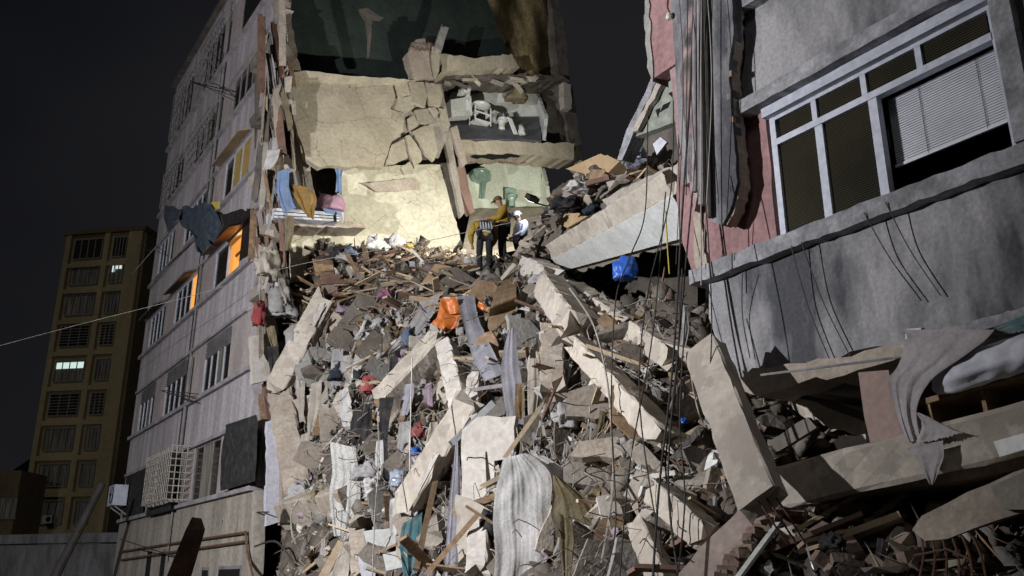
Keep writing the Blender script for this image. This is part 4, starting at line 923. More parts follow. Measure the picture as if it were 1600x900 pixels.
# heap of belongings and broken pieces on top of the sloping floor
tag(make('floor_top_heap', *slab([PS(x, y, 3.3) for x, y in [(806,404),(835,362),(862,330),(880,296),(905,268),(950,256),(985,252),(1030,240),(1070,236),(1072,300),(960,352),(880,396)]], NX*1.6, .05, .14, 44), 'debris_b'), 'bank of crushed debris lying on top of the sloping floor', 'rubble')

# ================================================================== cloth, tarpaulins, curtains in the rubble
def d_of(x, y, lift): return PH(x, y, lift).y
def hang(name, label, left, right, lift, folds, amp, mat, seed=0, cat='cloth', **kw):
    n = len(left); D = [d_of((left[i][0]+right[i][0])/2, min((left[i][1]+right[i][1])/2, 895), lift) for i in range(n)]
    if kw.pop('flat', False): D = [sum(D)/n]*n
    return drape(name, label, left, right, D, folds, amp, mat, seed, 'Y', cat, **kw)
hang('white_curtain', 'large pale curtain hanging in full folds at the bottom centre', [(786,716),(774,770),(772,830),(768,915)], [(822,708),(860,740),(862,800),(856,915)], 1.0, 4, .12, 'cloth_white', 1, 'curtain', flat=True, nv=40, nu=80, cap=.24, yaw=.10)
hang('curtain_header', 'gathered top of the pale curtain slung over a rod to the right', [(812,708),(830,720),(850,745)], [(850,712),(885,738),(868,760)], 1.0, 3, .05, 'cloth_white', 2, 'curtain', flat=True)
hang('lilac_curtain', 'narrow lilac grey curtain hanging right of the snapped column', [(712,690),(704,760),(698,830),(694,915)], [(716,690),(720,760),(722,830),(718,915)], .9, 3, .04, 'cloth_lilac', 3, 'curtain', flat=True, nv=36)
hang('sheer_curtain', 'crinkled sheer curtain hanging at the left of the rubble', [(516,690),(518,730),(516,780),(522,838)], [(556,700),(560,740),(564,790),(548,836)], .75, 4, .07, 'sheer', 4, 'curtain', flat=True, nv=40, nu=70, cap=.22, yaw=.08)
hang('sheer_curtain_tail', 'thin pleated cloth tail below the sheer curtain', [(536,846),(524,880),(510,915)], [(546,846),(546,880),(542,915)], .7, 3, .03, 'cloth_beige', 5, 'curtain', flat=True)
hang('grey_sheet', 'bluish grey sheet hanging from the orange tarpaulin', [(714,462),(722,500),(740,560),(756,596)], [(742,462),(748,500),(770,545),(786,585)], .8, 2, .06, 'cloth_lilac', 6, flat=False, nv=34)
hang('grey_sheet', 'grey plastic sheet flowing left beside the orange tarpaulin', [(660,470),(640,505),(612,540),(590,562)], [(690,455),(672,500),(640,535),(608,556)], .4, 3, .06, 'cloth_grey', 7)
hang('grey_curtain', 'long lilac grey drape hanging in the centre right of the sheet', [(794,515),(782,580),(790,640),(794,700)], [(804,512),(812,580),(820,640),(818,695)], .9, 3, .05, 'cloth_lilac', 8, 'curtain', flat=True, nv=36)
hang('brown_tarpaulin', 'brown tarpaulin hanging from the crest below the rescuers', [(790,402),(776,450),(762,500),(766,518)], [(814,388),(808,440),(806,480),(776,515)], .6, 3, .07, 'cloth_brown', 9, 'tarpaulin', nv=34)
hang('brown_tarpaulin', 'wide dark brown tarpaulin stretched right of the white curtain', [(862,742),(862,790),(870,840)], [(872,744),(925,790),(962,850)], .75, 4, .05, 'cloth_olive', 10, 'tarpaulin', flat=True)
hang('brown_tarpaulin', 'dark tarpaulin tail hanging behind the white curtain', [(872,800),(874,840),(878,905)], [(894,815),(898,850),(890,905)], .7, 3, .04, 'cloth_olive', 11, 'tarpaulin', flat=True)
OT = thing('orange_tarpaulin', 'bright orange plastic tarpaulin crumpled at the centre of the rubble', 'tarpaulin', PH(700, 495, .7))
for k, (l, r, mt) in enumerate([([(690,464),(684,492),(674,505)], [(718,490),(712,500),(694,518)], 'plastic_orange'), ([(692,490),(690,500),(694,516)], [(728,492),(724,506),(712,512)], 'plastic_orange'),
                      ([(688,466),(690,478),(696,490)], [(712,464),(716,476),(720,490)], 'plastic_orange'), ([(748,470),(746,480),(752,492)], [(764,480),(762,490),(760,498)], 'plastic_orange')]):
    make('fold', *cloth(l, r, d_of(700, 490, .8+.05*k), 1, .06, nv=10, seed=40+k), mt, OT, True)
hang('white_sheet', 'torn white sheet hanging from the end of the cream beam by the wing', [(1062,474),(1066,510),(1058,548),(1064,560)], [(1074,478),(1076,515),(1070,545),(1068,556)], .6, 2, .04, 'cloth_white', 12, flat=True)
hang('pale_cloth', 'pale pointed cloth flung out over the left edge of the heap', [(416,362),(440,380),(462,406),(474,424)], [(424,362),(462,384),(480,408),(478,424)], .8, 2, .06, 'cloth_grey', 13)
hang('pale_cloth', 'long pale rag hanging beside the leaning left beam', [(462,585),(464,620),(468,660)], [(478,580),(476,620),(474,658)], .5, 2, .04, 'cloth_beige', 14)
hang('pale_cloth', 'limp beige rag hanging below the leaning left beam', [(496,605),(498,640),(500,690)], [(512,600),(514,640),(510,692)], .45, 2, .04, 'cloth_beige', 15)
hang('black_trousers', 'black garment hanging in the clothes left of centre', [(566,632),(564,670),(560,712)], [(582,630),(580,670),(576,716)], .6, 2, .04, 'cloth_black', 16, flat=True)
hang('black_cloth', 'long black cloth strip hanging in the clothes', [(592,622),(594,680),(600,745)], [(616,620),(606,680),(608,748)], .6, 2, .04, 'cloth_black', 17, flat=True)
hang('teal_rag', 'faded teal rag hanging at the bottom left of the lilac curtain', [(630,818),(624,850),(632,905)], [(660,800),(658,850),(652,895)], .5, 3, .06, 'cloth_teal', 18, flat=True)
hang('blue_cloth', 'light blue cloth hanging over the edge above the bed', [(432,268),(430,300),(440,332)], [(452,262),(454,300),(462,328)], -.5+.9, 3, .06, 'cloth_lightblue', 19)
HG_ = [('grey garment',(520,545),16,60,'cloth_grey'),('beige garment',(536,556),12,44,'cloth_beige'),('white garment',(556,548),14,50,'cloth_white'),('black garment',(610,560),12,56,'cloth_black'),
 ('pale striped garment',(632,600),14,50,'cloth_lilac'),('beige garment',(486,600),16,80,'cloth_beige'),('white garment',(530,610),14,70,'cloth_white'),('dark garment',(552,640),14,60,'cloth_black'),
 ('grey garment',(624,660),16,64,'cloth_grey'),('taupe garment',(648,740),16,70,'cloth_taupe'),('white garment',(610,780),16,60,'cloth_white'),('pale garment',(672,660),12,50,'cloth_beige'),
 ('white garment',(826,560),14,90,'cloth_beige'),('beige garment',(838,520),12,70,'cloth_white'),('grey garment',(742,540),16,70,'cloth_grey'),('brown garment',(806,600),12,60,'cloth_brown'),
 ('grey garment',(446,520),20,90,'cloth_grey'),('taupe garment',(424,470),18,80,'cloth_taupe'),('beige garment',(470,680),14,90,'cloth_beige'),('white garment',(588,690),10,54,'cloth_white'),('mauve garment',(664,600),10,40,'cloth_mauve')]
Rh = random.Random(71)
PLC = ['high left below the drawer boards','beside the navy jacket','above the red shirt','behind the cream beam','under the cream beam','below the leaning left beam','left of the red shirt','above the sheer curtain','left of the snapped column','under the snapped column','at the foot of the snapped column','on the cream beam','right of the grey drape','left of the upright beige post','between the grey sheets','beside the grey drape','below the torn edge','at the torn edge','left of the sheer curtain','right of the black strip','below the orange tarpaulin']
for i, (nm, (x, y), w0, L, m) in enumerate(HG_):
    a, b = Rh.uniform(-10, 10), Rh.uniform(.6, 1.3)
    hang(nm.replace(' ', '_'), nm + ' hanging in the rubble ' + PLC[i], [(x, y), (x+a*.4-2, y+L*.5), (x+a, y+L)], [(x+w0, y-Rh.uniform(0,6)), (x+w0*1.15+a*.5, y+L*.5), (x+w0*b+a, y+L*Rh.uniform(.8,1.05))], .5, 2, .07, m, 300+i, flat=True, cap=.22)
# things above the heap on the torn floor edge (plane t)
def tdrape(name, label, left, right, t, folds, amp, mat, seed, cat='cloth', nv=22):
    Y = sum(PT(x, y, t).y for x, y in left+right)/len(left+right)
    return drape(name, label, left, right, Y, folds, amp*1.8, mat, seed, 'Y', cat, nv=nv, cap=.5)
tdrape('blue_blanket', 'bright blue blanket hanging from the torn floor at the bed', [(433,268),(432,300),(442,330)], [(452,262),(452,296),(462,326)], 15.6, 3, .07, 'cloth_lightblue', 20)
tdrape('brown_blanket', 'ochre brown blanket hanging over the small bed', [(450,286),(456,300),(466,318),(480,336)], [(478,292),(492,304),(494,318),(490,344)], 15.4, 3, .08, 'cloth_ochre', 21)
tdrape('blue_scarf', 'pale blue scarf hanging below the big tan slab', [(522,262),(526,275),(524,300)], [(536,262),(534,280),(534,305)], 16.3, 2, .04, 'cloth_lightblue', 22)
tdrape('white_rag', 'small white rag hanging at the end of the small bed', [(530,330),(532,340),(534,348)], [(540,332),(540,340),(538,348)], 15.6, 2, .03, 'cloth_white', 23)
SB = thing('small_bed', 'small bed with striped white mattress on the torn floor edge', 'bed', PT(480, 345, 16))
make('mattress', *slab([PT(428,325,15.8), PT(530,332,15.8), PT(530,346,15.8), PT(428,340,15.8)], AX*.9), 'mattress_white', SB)
make('piping', *tube([PT(428,330,15.78), PT(530,338,15.78)], .012, 5), 'cloth_navy', SB)
make('piping', *tube([PT(428,336,15.78), PT(530,342,15.78)], .012, 5), 'cloth_navy', SB)
make('blue_sheet', *slab([PT(504,326,15.77), PT(531,322,15.77), PT(531,336,15.77), PT(510,332,15.77)], AX*.4), 'cloth_lightblue', SB)
tag(make('pink_pillow', *crumple(PT(516,324,15.9), .42, .3, .34, 3, .3), 'cloth_pink', None, True), 'mauve pink pillow lying on the small bed', 'pillow')

CR = [ # crumpled clothes and bags: name, label, px, size px, mat, squash
 ('blue_bag','bright blue plastic bag hanging in the dark gap under the sloping floor',(977,418),(20,15,28),'plastic_blue'),
 ('wrapped_bundle','shiny plastic wrapped bundle on the slope beside the wing',(990,240),(23,20,20),'plastic_bag'),
 ('red_shirt','red shirt crumpled among the clothes left of centre',(576,600),(14,10,20),'cloth_red'),
 ('navy_jacket','navy jacket crumpled left of the red shirt',(530,582),(16,12,18),'cloth_navy'),
 ('yellow_strap','yellow cloth strip beside the navy jacket',(526,572),(10,6,8),'cloth_yellow'),
 ('grey_clothes','grey clothes heaped beside the navy jacket',(550,572),(16,10,16),'cloth_grey'),
 ('black_clothes','black clothes heaped under the grey clothes',(562,588),(14,10,14),'cloth_black'),
 ('denim_jacket','blue denim garment draped over the rods right of the clothes',(637,528),(10,8,20),'cloth_denim'),
 ('magenta_cloth','pink magenta cloth in the upper debris',(604,460),(16,12,10),'cloth_magenta'),
 ('red_cloth','small dark red cloth below the clothes',(560,650),(9,8,9),'cloth_red'),
 ('red_fabric','red fabric among the toys left of the snapped column',(654,672),(12,9,16),'cloth_red'),
 ('blue_cloth','bright blue cloth scrap left of the snapped column',(650,705),(8,8,9),'plastic_blue'),
 ('dark_bag','dark grey plastic bag between the sheer curtain and the black cloth',(578,735),(26,18,18),'cloth_grey'),
 ('white_bag','white bag wedged under the dark plastic bag',(588,762),(22,16,22),'cloth_white'),
 ('clear_bag','pale plastic bag left of the snapped column',(622,748),(14,12,18),'plastic_bag'),
 ('grey_bundle','dark bluish bundle right of the grey drape',(885,650),(22,18,28),'cloth_grey'),
 ('black_bundle','black garbage bundle under the pale curtain left side',(762,820),(16,14,30),'cloth_black'),
 ('mauve_cloth','striped mauve cloth low at the left of the sheer curtain',(477,800),(11,9,12),'cloth_mauve'),
 ('brown_bundle','dusty brown bundle low at the left of the rubble',(500,775),(24,16,16),'cloth_olive'),
 ('grey_bundle','dusty grey bundle behind the pale vertical panel',(470,768),(22,16,18),'cloth_grey'),
 ('white_bundle','white clothes bundle on the slope left of the sloping floor',(905,292),(20,16,9),'cloth_white'),
 ('navy_bundle','navy clothes bundle on the slope above the sloping floor',(925,326),(16,12,10),'cloth_navy'),
 ('striped_bundle','pale striped cloth bundle at the foot of the sloping floor',(895,356),(15,12,10),'plastic_bag'),
 ('white_bundle','small white bundle at the foot of the sloping floor beside the striped one',(920,350),(10,10,12),'cloth_white'),
 ('dark_bag','black suitcase like bag on the slope behind the white bundle',(882,318),(22,16,14),'cloth_black'),
 ('white_bag','white plastic sacks under the ochre cloth near the pale wall',(590,382),(20,14,18),'cloth_white'),
 ('white_bag','crumpled white sack against the hole in the pale wall',(616,378),(16,12,16),'cloth_white'),
 ('yellow_cloth','mustard yellow cloth at the hole in the pale wall',(618,362),(12,9,9),'cloth_yellow'),
 ('yellow_cloth','small yellow rag beside the cable near the pale wall',(638,384),(8,7,6),'cloth_yellow'),
 ('denim_cloth','blue grey jeans beside the brown drawer boards',(548,392),(12,9,10),'cloth_denim'),
 ('grey_cloth','grey sweater beside the jeans in the upper debris',(536,402),(13,10,9),'cloth_grey'),
 ('black_cloth','black cloth hanging below the drawer boards',(528,396),(12,8,16),'cloth_black'),
 ('pink_cloth','dusty pink cloth in the debris above the leaning left beam',(540,484),(16,12,9),'cloth_mauve'),
 ('red_cloth','dull red cloth at the far left under the torn edge',(405,490),(12,10,26),'cloth_red'),
 ('grey_bundle','twisted grey tarpaulin below the torn edge at the left',(440,470),(22,14,34),'cloth_grey'),
 ('beige_bundle','beige torn cloth clump below the torn edge at the left',(420,410),(24,16,36),'cloth_beige'),
 ('knotted_cloth','grey knotted cloth tangle on top of the thick beam end',(848,436),(20,14,12),'cloth_grey'),
 ('blue_tub','tiny bright blue plastic tub right of the hanging cables',(1068,658),(6,6,7),'plastic_blue'),
 ('pale_jacket','pale jacket bunched right of the grey drape',(838,560),(12,10,40),'cloth_beige'),
 ('white_cloth','white cloth scraps at the crest below the rescuers',(735,408),(10,8,8),'cloth_white'),
 ('black_bundle','black cloth lump under the pink slab edge at lower right',(1300,845),(24,14,14),'cloth_black'),
]
for i, (n, l, (x, y), (sx_, sy_, sz_), m) in enumerate(CR):
    if y < 345 and x > 860: c = PS(x, y, 2.6)
    elif n == 'blue_bag': c = PS(x, y, 1.6)
    elif x < 450 and y < 520: c = PT(x, y, 15.8)
    else: c = PH(x, y, .42)
    k = pxm((c-CAM).length); c = c - UP*sz_*k*.3
    o = make(n, *crumple(c, sx_*k, sy_*k, sz_*k, i+1, .28 if n == 'blue_bag' else .6, i*1.3, 4 if sx_ > 18 else 3, 2.2), m, None, True); tag(o, l, 'cloth' if 'bag' not in n and 'bundle' not in n else 'bundle')

# laundry on the standing block
tag(make('laundry_pole', *tube([W(28.2,-1.35,12.55), W(21.6,-1.35,12.35)], .02, 6), 'steel_pale'), 'thin laundry pole sticking out from the standing block', 'pole')
drape('hanging_blanket', 'big dark blue blanket hanging from the laundry pole', [(286,324),(280,346),(302,366),(308,394)], [(332,318),(345,345),(336,376),(338,386)], -1.4, 3, .5, 'cloth_navy', 31, 'S', nv=30, cap=.8)
drape('hanging_blanket', 'dark cloth hanging left of the big blue blanket', [(258,318),(256,340),(262,366)], [(284,326),(280,345),(276,350)], -1.4, 2, .4, 'cloth_navy', 32, 'S', cap=.8)
drape('hanging_cloth', 'small dark cloth on the laundry pole right of the blanket', [(330,338),(332,350),(334,360)], [(346,338),(350,350),(346,360)], -1.3, 2, .06, 'cloth_black', 33, 'S')
tag(make('yellow_tag', *slab([PS(x, y, -1.35) for x, y in [(330,316),(342,315),(342,326),(331,327)]], NX*.02), 'cloth_yellow'), 'small lime yellow cloth on the laundry pole', 'cloth')
drape('black_sheet', 'black sheet hanging over the first floor window next to the cage', [(352,664),(346,710),(343,768)], [(400,648),(402,700),(397,752)], -.25, 5, .03, 'cloth_black', 34, 'S')
drape('black_sheet', 'black sheet covering the window left of the cage', [(240,722),(235,760),(228,806)], [(275,702),(274,740),(268,796)], -.25, 4, .03, 'cloth_black', 35, 'S')
drape('black_sheet', 'black sheet beside the air conditioner at the corner', [(198,745),(195,775),(190,812)], [(232,726),(228,765),(222,806)], -.06, 3, .01, 'cloth_black', 36, 'S')
for k, (x0, y0, x1, y1) in enumerate(((252,608,312,616),(250,622,308,606),(296,127,350,152),(345,186,300,126))):
    pass
AN = thing('roof_antenna', 'thin television antenna on the roof of the standing block', 'antenna', W(27, .5, ROOF))
make('mast', *tube([W(27, .5, ROOF), W(27, .5, ROOF+3.6)], .025, 5), 'wire', AN)
for k in range(5): make('rod', *tube([W(26.2+.1*k, .3, ROOF+2.2+.3*k), W(27.8-.1*k, .7, ROOF+2.2+.3*k)], .012, 4), 'wire', AN)
DR = [(297,127,368,150,-1.1),(252,610,312,622,-.9),(216,385,240,372,-.9)]
for k, (x0, y0, x1, y1, s) in enumerate(DR):
    o = thing('drying_rack', ['drying rack sticking out high on the standing block','drying rack sticking out above the cage on the standing block','drying rack sticking out below the blanket'][k], 'rack', PS(x0, y0, s))
    for q in range(3):
        a = PS(x0+q*9, y0+q*3, s); b = PS(x1, y1-6+q*7, -.05); make('rod', *tube([a, b], .014, 4), 'wire', o)
    make('cross_rod', *tube([PS(x0, y0, s), PS(x0+20, y0+8, s)], .014, 4), 'wire', o)

# rags caught along the torn edge of the standing block
Rq = random.Random(91)
for i in range(16):
    y = 90 + i*30 + Rq.uniform(-10, 10); x = 414 + Rq.uniform(-6, 34); L = Rq.uniform(30, 70); w0 = Rq.uniform(8, 20); m = ['cloth_grey','cloth_beige','cloth_olive','cloth_black','cloth_taupe','cloth_white'][i % 6]; a = Rq.uniform(-10, 12)
    tdrape('hanging_rag', m[6:] + ' rag caught on the torn edge of the standing block, ' + ('near the top' if y < 230 else 'beside the small bed' if y < 370 else 'above the leaning beam' if y < 470 else 'low down'),
        [(x, y), (x+a*.4, y+L*.5), (x+a, y+L)], [(x+w0, y+Rq.uniform(-5,5)), (x+w0+a*.5, y+L*.5), (x+w0*.6+a, y+L*.95)], 15.7 + Rq.uniform(-.2, .4), 2, .06, m, 500+i, nv=12)['group'] = 'rags along the torn edge'

# ------------------------------------------------------------------ rescue floodlight standing in the street, left of the camera
def spot(name, pos, aim, power, size, blend, radius, color, parent):
    d = bpy.data.lights.new(name, 'SPOT'); d.energy = power; d.spot_size = size; d.spot_blend = blend; d.shadow_soft_size = radius; d.color = color
    o = bpy.data.objects.new(name, d); COL.objects.link(o); put(o, pos, parent)
    o.rotation_euler = (Vector(aim) - Vector(pos)).to_track_quat('-Z', 'Y').to_euler(); return o
FB = Vector((FLOOD_POS.x, FLOOD_POS.y, 0)); fd = (FLOOD_AIM - FLOOD_POS).normalized()
FL = thing('floodlight_mast', 'rescue floodlight on a tall tripod mast standing in the street', 'floodlight', FB)
hd = FLOOD_POS - fd * .30
make('mast', *tube([FB + UP*.5, hd - UP*.1], .035, 8), 'steel_pale', FL)
for i in range(3):
    a = i*2*pi/3; make('leg', *tube([FB + UP*1.1, FB + Vector((cos(a)*.8, sin(a)*.8, 0))], .022, 6), 'steel_pale', FL)
sx = fd.cross(UP).normalized(); sz = sx.cross(fd)
make('housing', *box(hd, sx*.32, fd*.10, sz*.22), 'frame_dark', FL); make('lens', *box(hd + fd*.11, sx*.29, fd*.008, sz*.19), 'lamp_lens', FL)
spot('floodlight_beam', FLOOD_POS, FLOOD_AIM, FLOOD_POWER, radians(144), .68, .10, (.98, .98, 1.0), FL)

# ================================================================== bathroom fixtures
def toilet(name, label, c, f, k=1.0, mat='ceramic', tilt=0.0):
    o = thing(name, label, 'toilet', c); q = Matrix.Rotation(tilt, 3, f.cross(UP)); s_ = f.cross(UP)
    u = q @ UP; fr = q @ f
    make('pedestal', *lathe(c, [(.13*k,0),(.12*k,.1*k),(.11*k,.2*k),(.16*k,.30*k),(.2*k,.38*k)], 16, u, 1, 1.1), mat, o, True)
    make('bowl', *lathe(c + fr*.06*k + u*.30*k, [(.14*k,0),(.2*k,.06*k),(.215*k,.10*k),(.16*k,.105*k),(.12*k,.05*k)], 18, u, 1, 1.15), mat, o, True)
    make('tank', *box(c - fr*.26*k + u*.58*k, s_*.20*k, fr*.09*k, u*.19*k), mat, o); make('lid', *box(c - fr*.26*k + u*.785*k, s_*.215*k, fr*.10*k, u*.02*k), mat, o)
    return o
FC = -AX                                              # section faces the camera side
toilet('toilet', 'white toilet standing on the floor of the upper torn bathroom', PT(784, 203, 17.6), (FC*.8 + NX*.15).normalized(), .95)
toilet('broken_toilet', 'dusty greenish toilet in the lower torn bathroom', PT(800, 322, 17.6), (FC*.8 - NX*.3).normalized(), .9, 'ceramic_green')
CB = thing('washbasin_cabinet', 'small white washbasin with open shelf stand in the upper bathroom', 'washbasin', PT(750, 196, 17.7))
c = PT(750, 196, 17.7)
make('shelf', *box(c+UP*.10, NX*.32, AX*.2, UP*.015), 'tile_white', CB); make('shelf', *box(c+UP*.40, NX*.32, AX*.2, UP*.015), 'tile_white', CB)
for a in (-1, 1):
    for b in (-1, 1): make('leg', *box(c+NX*.31*a+AX*.19*b+UP*.32, NX*.018, AX*.018, UP*.34), 'tile_white', CB)
make('basin', *lathe(c+UP*.62, [(.2,0),(.36,.10),(.37,.15),(.3,.15),(.2,.06)], 20, UP), 'ceramic', CB, True)
make('box', *box(c+UP*.26-AX*.05, NX*.12, AX*.1, UP*.12), 'void', CB)
SK = thing('wall_sink', 'pale green sink with pedestal hanging on the lower bathroom wall', 'sink', PT(752, 285, 17.9))
c = PT(754, 275, 17.95)
make('basin', *slab([c+NX*-.36+UP*.16, c+NX*.36+UP*.16, c+NX*.33-UP*.08, c+NX*.1-UP*.2, c-NX*.25-UP*.14, c-NX*.36], AX*.3), 'ceramic_green', SK)
make('bowl_rim', *lathe(c+UP*.16-AX*-.1, [(.30,0),(.33,.03),(.22,.03),(.18,-.04)], 16, UP), 'ceramic_green', SK)
make('pedestal', *slab([c+NX*.05-UP*.16+AX*.1, c+NX*.22-UP*.16+AX*.1, c+NX*.14-UP*.75+AX*.1, c+NX*.02-UP*.75+AX*.1], AX*.1), 'ceramic_green', SK)
make('tap', *tube([c+UP*.18+AX*.15, c+UP*.3+AX*.15, c+UP*.3], .02, 6), 'steel_pale', SK)
tag(make('bathtub_shell', *crumple(PT(807,152,17.9), .42, .3, .4, 5, .5), 'cloth_olive', None, True), 'olive sack slumped on the upper bathroom wall', 'sack')
tag(make('shower_screen', *slab([PT(x, y, 17.3) for x, y in [(793,182),(800,186),(810,212),(806,216)]], AX*.04), 'tile_white'), 'narrow white frame leaning right of the upper toilet', 'frame')
tag(make('white_towel', *crumple(PT(815,206,17.1), .12, .1, .3, 4, .4), 'cloth_white', None, True), 'white rag on the upper bathroom floor by the edge', 'cloth')
tdrape('white_towel', 'white towel hanging at the left of the upper bathroom', [(716,140),(712,156),(708,168)], [(736,134),(734,150),(730,160)], 17.6, 2, .05, 'cloth_white', 61)
tag(make('cream_cabinet', *slab([PT(x, y, 17.5) for x, y in [(704,156),(736,150),(738,180),(706,182)]], AX*.4), 'tile_white'), 'white cabinet at the left of the upper bathroom', 'cabinet')
Rg = random.Random(5)
for i in range(16):
    x = 700 + i*9 + Rg.uniform(-4, 4); y = 128 + Rg.uniform(-9, 6); c = PT(x, y, 17.3+Rg.uniform(0,.5)); d = (NX*Rg.uniform(-1,1)+UP*Rg.uniform(-.35,.35)+AX*Rg.uniform(-.3,.3)).normalized()*Rg.uniform(.15,.45)
    tag(make('ceiling_fragment', *rough_beam(c-d, c+d, Rg.uniform(.1,.25), .07, Rg.uniform(-.5,.5), i), Rg.choice(['concrete','dark_concrete','tan_piece','concrete_grey','tile_white'])), 'broken ceiling fragment lying above the upper bathroom', 'fragment', 'ceiling fragments above the upper bathroom')

# ------------------------------------------------------------------ boards, drawers, furniture in the debris
BD = [
 ('brown_board','large brown board on top of the pile left of the wrapped bundle',[(884,264),(938,240),(962,250),(916,272)],('S',3.0),.04,'cardboard'),
 ('cardboard_box','tan carton panel below the brown board beside the wrapped bundle',[(932,258),(948,242),(968,252),(950,270)],('S',2.8),.3,'cardboard'),
 ('wood_box','small open wooden box below the brown board',[(922,268),(946,264),(944,282),(920,282)],('S',2.8),.3,'wood'),
 ('wood_board','brown plank lying under the wooden box',[(906,284),(950,274),(952,280),(908,292)],('S',2.6),.05,'wood_red'),
 ('grey_board','grey board leaning right of the wrapped bundle',[(1020,225),(1032,214),(1042,222),(1026,242)],('S',1.6),.04,'mattress_white'),
 ('brick_lump','orange brick fragment stuck in the wing corner',[(1050,180),(1064,170),(1066,186),(1052,190)],('S',.9),.12,'brick'),
 ('brown_board','brown table top tilted at the foot of the sloping floor',[(860,344),(892,328),(918,338),(886,356)],('S',3.2),.05,'cardboard'),
 ('drawer_board','reddish drawer box on the debris below the pale wall',[(520,358),(552,360),(550,372),(524,370)],('H',.35),.25,'wood'),
 ('drawer_board','second reddish drawer front beside the drawer box',[(540,366),(570,374),(568,384),(540,376)],('H',.4),.05,'wood_red'),
 ('wooden_board','olive wooden panel leaning at the left of the upper debris',[(488,404),(520,408),(522,428),(494,432)],('H',.3),.05,'wood'),
 ('wooden_board','dark wooden panel beneath the olive panel',[(500,428),(560,430),(558,442),(502,444)],('H',.3),.05,'wood_red'),
 ('brown_carton','brown cardboard sheet standing in front of the rescuers on the left',[(656,446),(680,412),(704,416),(708,424),(690,448)],('H',.45),.04,'cardboard'),
 ('wooden_board','brown table board with pale edge right of the blue tub',[(1052,688),(1092,664),(1102,668),(1064,694)],('H',.4),.04,'wood_pale'),
 ('wooden_board','dark brown door panel under the second cream beam',[(956,600),(972,640),(1004,690),(990,690),(950,650)],('H',.35),.05,'wood'),
 ('hollow_brick_lump','broken hollow brick panel on the debris left of the leaning beam top',[(502,446),(526,444),(528,456),(508,462)],('H',.4),.12,'brick'),
 ('white_stone','bright white broken stone lying under the brown tarpaulin at lower right',[(932,776),(952,772),(970,790),(974,806),(940,810)],('H',.4),.25,'white_plaster'),
 ('brown_block','brown block under the bright white stone',[(938,812),(972,806),(976,822),(950,836),(930,826)],('H',.35),.3,'wood'),
]
for i, (n, l, px, (md, v), th, m) in enumerate(BD):
    if md == 'S': o = make(n, *slab([PS(x, y, v) for x, y in px], NX*th, .0), m)
    else:
        pslab(n, l, px, v, th, m, 400+i, .004, 'board', (.1, .35)); continue
    tag(o, l, 'board')
# steel strips and rods in the centre
for (n, l, a, b, li, w_, m) in [('steel_strip','flat grey steel strip slanting across the cream wall slab',(772,628),(704,694),1.0,.10,'steel_pale'),
 ('steel_strip','short grey steel strip lying across the cream pillar',(702,614),(786,602),.95,.06,'frame_dark'),
 ('wooden_pole','long wooden pole slanting up beside the pale curtain at the bottom',(748,802),(668,895),.95,.07,'wood'),
 ('wooden_pole','thin pale pole lying above the curtain header',(788,716),(842,640),.95,.06,'wood_pale'),
 ('wooden_pole','brown batten leaning at the bottom right of the snapped column',(680,752),(650,890),.7,.09,'wood'),
 ('wooden_batten','pale batten leaning at the bottom beneath the sheer curtain',(534,846),(502,905),.65,.14,'wood_pale'),
 ('white_rod','thin white rod sticking out above the sheer curtain',(552,652),(504,702),.7,.025,'white_plaster'),
 ('wooden_pole','bent pole lying below the snapped column at the bottom left',(552,880),(620,850),.7,.035,'wood'),
 ('pipe','grey pipe lying low beside the blue tub',(1050,720),(1095,668),.4,.07,'concrete_grey'),
 ('pipe','white plastic tube on the rubble below the hanging cables',(1018,744),(1056,738),.4,.05,'white_plaster')]:
    tag(make(n, *bar(PH(*a, li), PH(*b, li), w_, w_*.6, (CAM-PH(*a, li)).normalized()), m), l, 'rod')

# ------------------------------------------------------------------ work lamp of the rescuers
wb_ = PT(860, 390, 10.6); wt_ = PT(855, 322, 10.6)
WLT = thing('work_light', 'two headed rescue work light on a stand behind the rescuers', 'work light', wb_)
make('stand', *tube([wb_, wt_], .025, 6), 'rust', WLT); make('cross_bar', *tube([wt_-NX*.47, wt_+NX*.47], .02, 6), 'rust', WLT)
aims = [PT(650, 345, 17.2), PY(806, 362, 20.7)]
for k, sd in enumerate((.45, -.45)):
    hc = wt_ + NX*sd + UP*.10; fd2 = (aims[k]-hc).normalized(); s2 = fd2.cross(UP).normalized(); u2 = s2.cross(fd2)
    hsg = make('head', *box(hc, s2*.15, fd2*.06, u2*.11), 'wire', WLT)
    make('lens', *box(hc+fd2*.065, s2*.13, fd2*.005, u2*.09), 'lamp_lens', hsg)
    spot('work_light_beam', hc + fd2*.16, aims[k], (WORK_POWER, 40.0)[k], radians((108, 80)[k]), .6, .08, ((1, .97, .86), (.86, .92, 1))[k], WLT)

